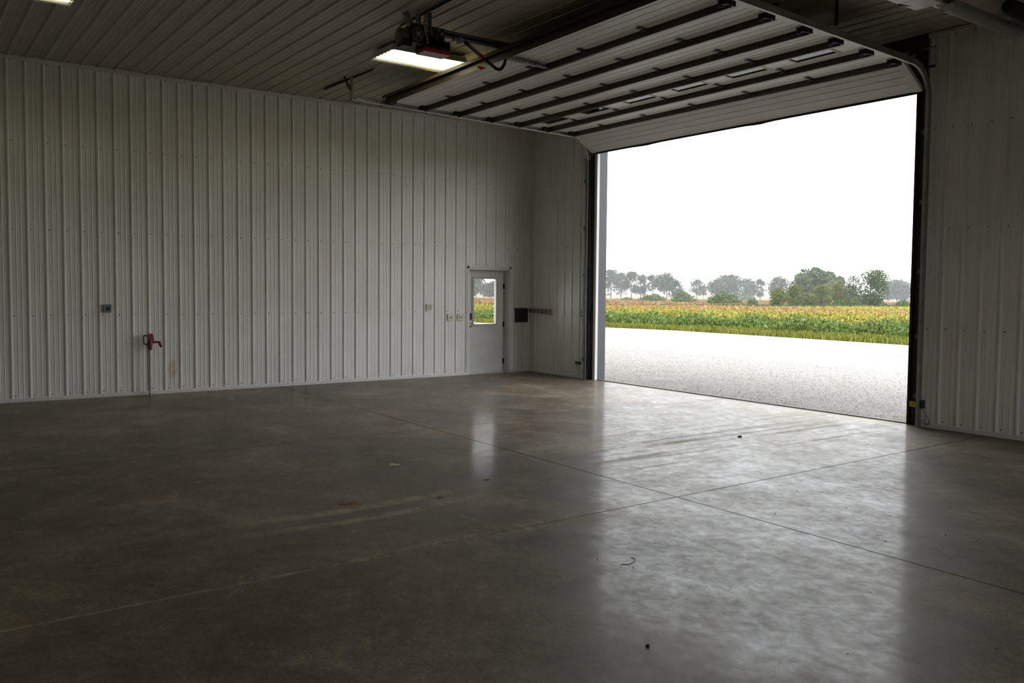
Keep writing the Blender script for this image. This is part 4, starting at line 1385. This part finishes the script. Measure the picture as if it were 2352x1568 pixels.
f_grass = foliage_material('verge_grass', (0.10, 0.12, 0.015), (0.20, 0.205, 0.035), (0.25, 0.21, 0.06), 0.8)
f_weed = foliage_material('green_weeds', (0.075, 0.120, 0.028), (0.160, 0.225, 0.065), (0.27, 0.25, 0.05), 0.35)
f_soy = foliage_material('yellow_soya', (0.15, 0.19, 0.045), (0.33, 0.255, 0.055), (0.48, 0.34, 0.03), 0.10)
f_pink = foliage_material('dry_soya', (0.24, 0.14, 0.07), (0.36, 0.24, 0.13), (0.40, 0.28, 0.03), 0.2)
f_brown = foliage_material('brown_crop', (0.20, 0.115, 0.045), (0.30, 0.19, 0.09), (0.19, 0.17, 0.04), 0.05)
f_strip = foliage_material('hedge_strip', (0.05, 0.075, 0.018), (0.10, 0.12, 0.03), None, 0.2)
# verge of short grass
n = 26000
gx = rng.uniform(-34, 12, n)
gy = edge_y(gx) + rng.random(n) * 3.6
stuff_mesh('verge_grass', blades(n, gx, gy, rng.uniform(0.08, 0.22, n), rng.uniform(0.03, 0.07, n), 0.4), 4, f_grass, 'short yellow green grass verge along the far side of the road', 'grass')
# tall green weeds in clumps
n = 60000
gx = rng.uniform(-46, 12, n)
back = rng.random(n)
gy = edge_y(gx) + 2.9 + 4.6 * back + 0.5 * np.sin(gx * 0.9) + 0.4 * np.sin(gx * 2.3 + 1)
clump = 0.5 + 0.5 * np.sin(gx * 1.35 + np.sin(gy * 1.1) * 1.4) * np.sin(gy * 1.2 + gx * 0.5)
hgt = (0.22 + 0.42 * clump) * rng.uniform(0.6, 1.1, n)
cz = terr(gx, gy) + hgt * rng.random(n) ** 0.6
v1 = leaf_cards(gx, gy, cz, rng.uniform(0.07, 0.17, n))
v2 = blades(14000, gx[:14000], gy[:14000], hgt[:14000] * 1.25, np.full(14000, 0.035), 0.35)
stuff_mesh('tall_weeds', np.concatenate([v1, v2]), 4, f_weed, 'band of tall green weeds between the verge and the yellow field', 'weeds')
# yellow soya, denser near
n = 70000
gy = 23.0 + 24 * rng.random(n) ** 1.2
gx = rng.uniform(-60, 12, n)
gy += edge_y(gx) - 17.0
hh_ = rng.uniform(0.2, 0.60, n) * np.clip(1.15 - (gy - 23) / 60, 0.5, 1) + 0.12 * (rng.random(n) > 0.97)
v1 = leaf_cards(gx, gy, terr(gx, gy) + hh_, rng.uniform(0.08, 0.18, n))
stuff_mesh('soya_field', v1, 4, f_soy, 'yellowing soya field behind the green weeds', 'field')
n = 30000
gx = -60 + 72 * rng.random(n)
gy = 40 + 30 * rng.random(n)
v1 = leaf_cards(gx, gy, terr(gx, gy) + rng.uniform(0.1, 0.42, n), rng.uniform(0.12, 0.26, n))
stuff_mesh('dry_soya', v1, 4, f_pink, 'dry pinkish brown band of soya in the middle of the field', 'field')
n = 42000
gx = -60 + 80 * rng.random(n)
gy = 66 + 80 * rng.random(n)
v1 = leaf_cards(gx, gy, terr(gx, gy) + rng.uniform(-0.1, 0.22, n), rng.uniform(0.2, 0.42, n))
f_lime = foliage_material('lime_soya', (0.20, 0.22, 0.02), (0.36, 0.33, 0.02), (0.42, 0.35, 0.02), 0.05)
stuff_mesh('far_soya', v1, 4, f_lime, 'lime yellow far part of the soya field below the trees', 'field')
# dark green strip where the soya meets the brown crop
n = 16000
gx = -62 - 5 * rng.random(n)
gy = 10 + 125 * rng.random(n)
v1 = leaf_cards(gx, gy, terr(gx, gy) + rng.uniform(-0.1, 0.32, n), rng.uniform(0.2, 0.4, n))
stuff_mesh('hedge_strip', v1, 4, f_strip, 'low dark green strip between the soya and the brown crop', 'plants')
n = 70000
gx = -67 - 150 * rng.random(n) ** 1.3
gy = 10 + 230 * rng.random(n)
v1 = leaf_cards(gx, gy, terr(gx, gy) + rng.uniform(-0.1, 0.18, n), rng.uniform(0.25, 0.55, n))
stuff_mesh('brown_crop', v1, 4, f_brown, 'ripe brown crop in front of the far trees', 'field')
# dry weeds and dark bits against the slab edge
n = 700
gx = 3.0 + 3.2 * rng.random(n) ** 1.2
gy = 0.13 + 0.16 * rng.random(n) + 0.25 * np.exp(-((gx - 3.35) / 0.25) ** 2) * rng.random(n)
v1 = leaf_cards(gx, gy, -0.115 + 0.04 * rng.random(n), rng.uniform(0.012, 0.04, n))
stuff_mesh('dry_litter', v1, 4, foliage_material('dry_litter', (0.03, 0.028, 0.022), (0.16, 0.11, 0.06), None, 3.0), 'dark dry litter lodged against the slab edge', 'litter')

# ------------------------------------------------------------------ trees
F_FAR = [foliage_material('far_leaves_a', (0.030, 0.048, 0.030), (0.075, 0.100, 0.060)), foliage_material('far_leaves_b', (0.036, 0.050, 0.028), (0.085, 0.105, 0.055))]
F_GRN = [foliage_material('green_leaves_a', (0.035, 0.060, 0.018), (0.095, 0.130, 0.045)), foliage_material('green_leaves_b', (0.070, 0.095, 0.025), (0.170, 0.190, 0.060))]
F_BUSH = foliage_material('bush_leaves', (0.055, 0.095, 0.020), (0.130, 0.180, 0.040))


def crown_mesh(h, w, base, seed, n, leaf, open_=0.0):
    """Leaf cards gathered in clumps: a crown from base*h to h, w wide."""
    r = np.random.default_rng(seed)
    k = int(16 + 8 * r.random())
    t = r.random(k)
    zc = h * (base + (1 - base) * (0.10 + 0.82 * t))
    env = np.sin(np.pi * np.clip(0.22 + 0.70 * t, 0, 1)) ** 0.8
    a = r.uniform(0, 2 * np.pi, k)
    rr = w / 2 * env * (0.15 + 0.60 * np.sqrt(r.random(k)))
    cx, cy = rr * np.cos(a), rr * np.sin(a)
    cr = w * r.uniform(0.20, 0.32, k) * (1 - 0.35 * open_)
    zc = np.minimum(zc, h - cr * 0.85)
    # one clump at the very top so that the height is right
    zc[0], cx[0], cy[0], cr[0] = h - cr[0] * 0.8, w * 0.06 * r.normal(), 0, cr[0]
    idx = r.integers(0, k, n)
    d = r.normal(size=(n, 3))
    d /= np.linalg.norm(d, axis=1)[:, None]
    q = r.random(n) ** 0.45
    p = np.stack([cx[idx], cy[idx], zc[idx]], -1) + d * (cr[idx] * q)[:, None] * np.array([1, 1, 0.85])
    p[:, 2] = np.where(p[:, 2] > h, 2 * h - p[:, 2] - 0.15 * cr[idx] * r.random(n), p[:, 2])
    p[:, 2] = np.clip(p[:, 2], h * base * 0.8, h)
    global rng
    keep, rng = rng, r
    v = leaf_cards(p[:, 0], p[:, 1], p[:, 2], leaf * r.uniform(0.6, 1.3, n))
    rng = keep
    return v, list(zip(cx, cy, zc))


def tree(name, x, y, z, h, w, base, seed, fm, label, n=1500, leaf=None, cat='tree', group=None, open_=0.0, trunk=True):
    w *= 1.55 if name == 'far_tree' else 1.3
    t = thing(name, (x, y, z - 0.05), label, cat, group)
    v, cl = crown_mesh(h, w, base, seed, n, leaf or max(0.30, w * 0.085), open_)
    o = stuff_mesh('crown', v, 4, fm, None, None)
    o.parent = t
    if trunk:
        r = random.Random(seed)
        tr0 = max(0.10, h * 0.016)
        mb = MB().tube([(0, 0, -0.1), (r.uniform(-.1, .1), 0, h * 0.25), (r.uniform(-.2, .2), 0, h * 0.55), (0, 0, h * 0.85)], [tr0 * 1.3, tr0, tr0 * 0.7, tr0 * 0.25], 7)
        for c in r.sample(cl, 7):
            zz = max(h * 0.18, c[2] - 0.25 * h * r.random() - 0.1 * h)
            mb.tube([(0, 0, min(zz, h * 0.7)), (c[0] * 0.6, c[1] * 0.6, (zz + c[2]) / 2), c], [tr0 * 0.5, tr0 * 0.35, tr0 * 0.12], 5)
        part('trunk', _shift(mb, x, y, z - 0.05), M['bark'], t)
    return t


def _shift(mb, x, y, z):
    mb.v = [(a + x, b + y, c + z) for a, b, c in mb.v]
    return mb


T = [[-275.51, 250.01, -2.92, 13.01, 5.84], [-282.21, 262.23, -3.03, 12.23, 5.23], [-251.54, 239.88, -2.72, 11.44, 5.09], [-256.77, 250.17, -2.81, 10.64, 4.49], [-231.31, 232.02, -2.56, 10.6, 4.28], [-237.88, 246.68, -2.68, 11.03, 6.42], [-214.7, 227.85, -2.45, 7.66, 3.92], [-276.53, 306.68, -3.24, 9.6, 6.35], [-274.08, 308.91, -3.24, 6.88, 3.17], [-233.73, 272.24, -2.81, 8.64, 6.26], [-240.36, 288.58, -2.94, 11.09, 8.43], [-250.5, 312.03, -3.14, 9.91, 6.89], [-225.86, 290.8, -2.88, 9.3, 3.35], [-206.95, 277.85, -2.71, 9.77, 5.94], [-109.32, 158.66, -1.48, 6.58, 4.0], [-110.4, 165.42, -1.53, 8.48, 6.14], [-111.83, 171.9, -1.58, 7.85, 4.4], [-112.62, 178.01, -1.62, 6.94, 3.21], [-204.55, 359.98, -3.24, 10.12, 9.1], [-207.51, 358.21, -3.24, 8.13, 3.97], [-200.19, 362.51, -3.24, 6.22, 2.56], [-276.21, 178.72, -2.58, 8.51, 5.92], [-251.63, 169.63, -2.38, 6.28, 6.46]]
TL = ['tall far tree just right of the left jamb of the opening', 'second far tree from the left jamb of the opening', 'third far tree from the left jamb, fullest of that clump', 'fourth far tree from the left jamb, on the right edge of its clump', 'slim open far tree standing between the left clump and the broad tree', 'broad far tree with a bare trunk right of the slim open tree', 'lower leaning far tree on the right side of the broad tree', 'small far tree alone in the gap of the tree row', 'tiny sparse far tree beside the small lone tree', 'far tree on the left of the middle clump', 'highest far tree of the middle clump', 'far tree on the right of the middle clump', 'thin far tree standing at the right end of the middle clump', 'far tree showing above the pale green thicket', 'left shoulder tree of the dark grove', 'highest and widest tree of the dark grove', 'right shoulder tree of the dark grove', 'small tree at the right end of the dark grove', 'round far tree near the right jamb of the opening', 'low far tree left of the round tree near the right jamb', 'thin far tree against the right jamb of the opening', 'far tree seen at the left in the small door window', 'far tree seen at the right in the small door window']
for i, (a, l) in enumerate(zip(T, TL)):
    grove = 14 <= i <= 17
    tree('far_tree', *a, 0.06 if grove else (0.24 if i in (4, 5, 7, 8, 20) else 0.14), 100 + i, F_GRN[0] if grove else F_FAR[i % 2], l, n=3600 if grove else (1300 if i in (4, 7, 8, 20) else 2600), group='trees along the skyline', open_=0.8 if i in (4, 7, 8) else 0.2)
FT = [[-66.22, 94.06, -0.86, 2.85, 2.79], [-66.05, 97.79, -0.88, 3.35, 2.32], [-66.44, 101.68, -0.91, 2.23, 2.37], [-66.45, 105.27, -0.93, 3.47, 2.4], [-70.48, 115.66, -1.02, 4.71, 3.29], [-66.85, 114.0, -0.99, 5.27, 2.5], [-66.83, 118.81, -1.02, 6.16, 4.68]]
FL = ['pale green sapling thicket at the left end of the grove', 'second pale sapling from the left end of the grove', 'lowest pale sapling in the middle of the grove', 'pointed pale sapling in the middle of the grove', 'broad dull green tree in front of the grove', 'slim green tree left of the tall poplar like tree', 'tall green tree with upright branches at the right of the grove']
for i, (a, l) in enumerate(zip(FT, FL)):
    tree('young_tree', *a, 0.0, 300 + i, F_GRN[0 if i >= 5 else 1], l, n=3600, leaf=max(0.20, a[4] * 0.075), group='young trees at the field edge')
B = [[-142.18, 144.09, -1.56, 1.64, 6.77], [-115.91, 127.06, -1.32, 2.05, 5.32], [-91.11, 111.39, -1.09, 1.96, 6.61], [-219.39, 274.93, -2.75, 1.79, 6.8], [-77.25, 102.34, -0.96, 1.05, 1.83], [-63.06, 104.6, -0.91, 1.11, 1.83], [-63.51, 122.49, -1.04, 1.13, 2.68], [-63.3, 108.76, -0.94, 1.33, 1.73], [-164.13, 155.84, -1.76, 0.73, 4.13]]
BL = ['long low bush in the brown crop under the slim open tree', 'rounded bush under the lower leaning far tree', 'largest bush, long and rounded, in the middle of the crop', 'flat pale bush far behind the largest bush', 'small round bush left of the pale green thicket', 'dark rounded bush in front of the grove', 'wide bush near the right jamb of the opening', 'dark bush at the foot of the slim green tree', 'faint flat bush under the fourth far tree']
for i, (a, l) in enumerate(zip(B, BL)):
    x, y, z, h, w = a
    t = thing('bush', (x, y, z - 0.05), l, 'bush', 'bushes in the fields')
    r = np.random.default_rng(500 + i)
    n = 1500
    d = r.normal(size=(n, 3))
    d /= np.linalg.norm(d, axis=1)[:, None]
    d[:, 2] = np.abs(d[:, 2])
    ang = np.arctan2(d[:, 1], d[:, 0])
    lump = 1 + 0.14 * np.sin(ang * 3 + i) + 0.10 * np.sin(ang * 7 + 2 * i)
    q = r.random(n) ** 0.3
    # long side across the line of sight
    ux, uy = 0.75, 0.66
    la, lb = d[:, 0] * q * lump * w / 2, d[:, 1] * q * lump * min(w, 3.5) / 2
    h *= 1.25
    p = np.stack([la * ux + lb * uy, la * uy - lb * ux, d[:, 2] * q * h * (0.95 + 0.12 * np.sin(la * 2.2 + i))], -1)
    keep, rng = rng, r
    v = leaf_cards(p[:, 0], p[:, 1], p[:, 2], r.uniform(0.16, 0.34, n) * (1.4 if w > 4 else 0.8))
    rng = keep
    o = stuff_mesh('leaves', v, 4, F_BUSH, None, None)
    o.parent = t
    part('stems', _shift(MB().tube([(0, 0, 0), (0.1, 0, h * 0.6)], [0.05, 0.02], 5).tube([(0.1, 0.1, 0), (-0.4, 0.2, h * 0.6)], [0.05, 0.02], 5).tube([(-0.1, 0, 0), (0.4, -0.2, h * 0.6)], [0.05, 0.02], 5), x, y, z - 0.05), M['bark'], t)

# ------------------------------------------------------------------ humid haze over the far fields
hz = bpy.data.materials.new('field_haze')
hz.use_nodes = True
hn = hz.node_tree
hn.nodes.remove(hn.nodes['Principled BSDF'])
vsn = node(hn, 'ShaderNodeVolumeScatter')
vsn.inputs['Color'].default_value = (0.95, 0.97, 1.0, 1)
vsn.inputs['Density'].default_value = 0.0006
hn.links.new(vsn.outputs[0], hn.nodes['Material Output'].inputs['Volume'])
tag(link('field_haze', MB().box((-640, 42, -9), (120, 620, 60)).mesh('field_haze'), hz), 'thin grey haze over the far fields and trees', 'haze', kind='stuff')
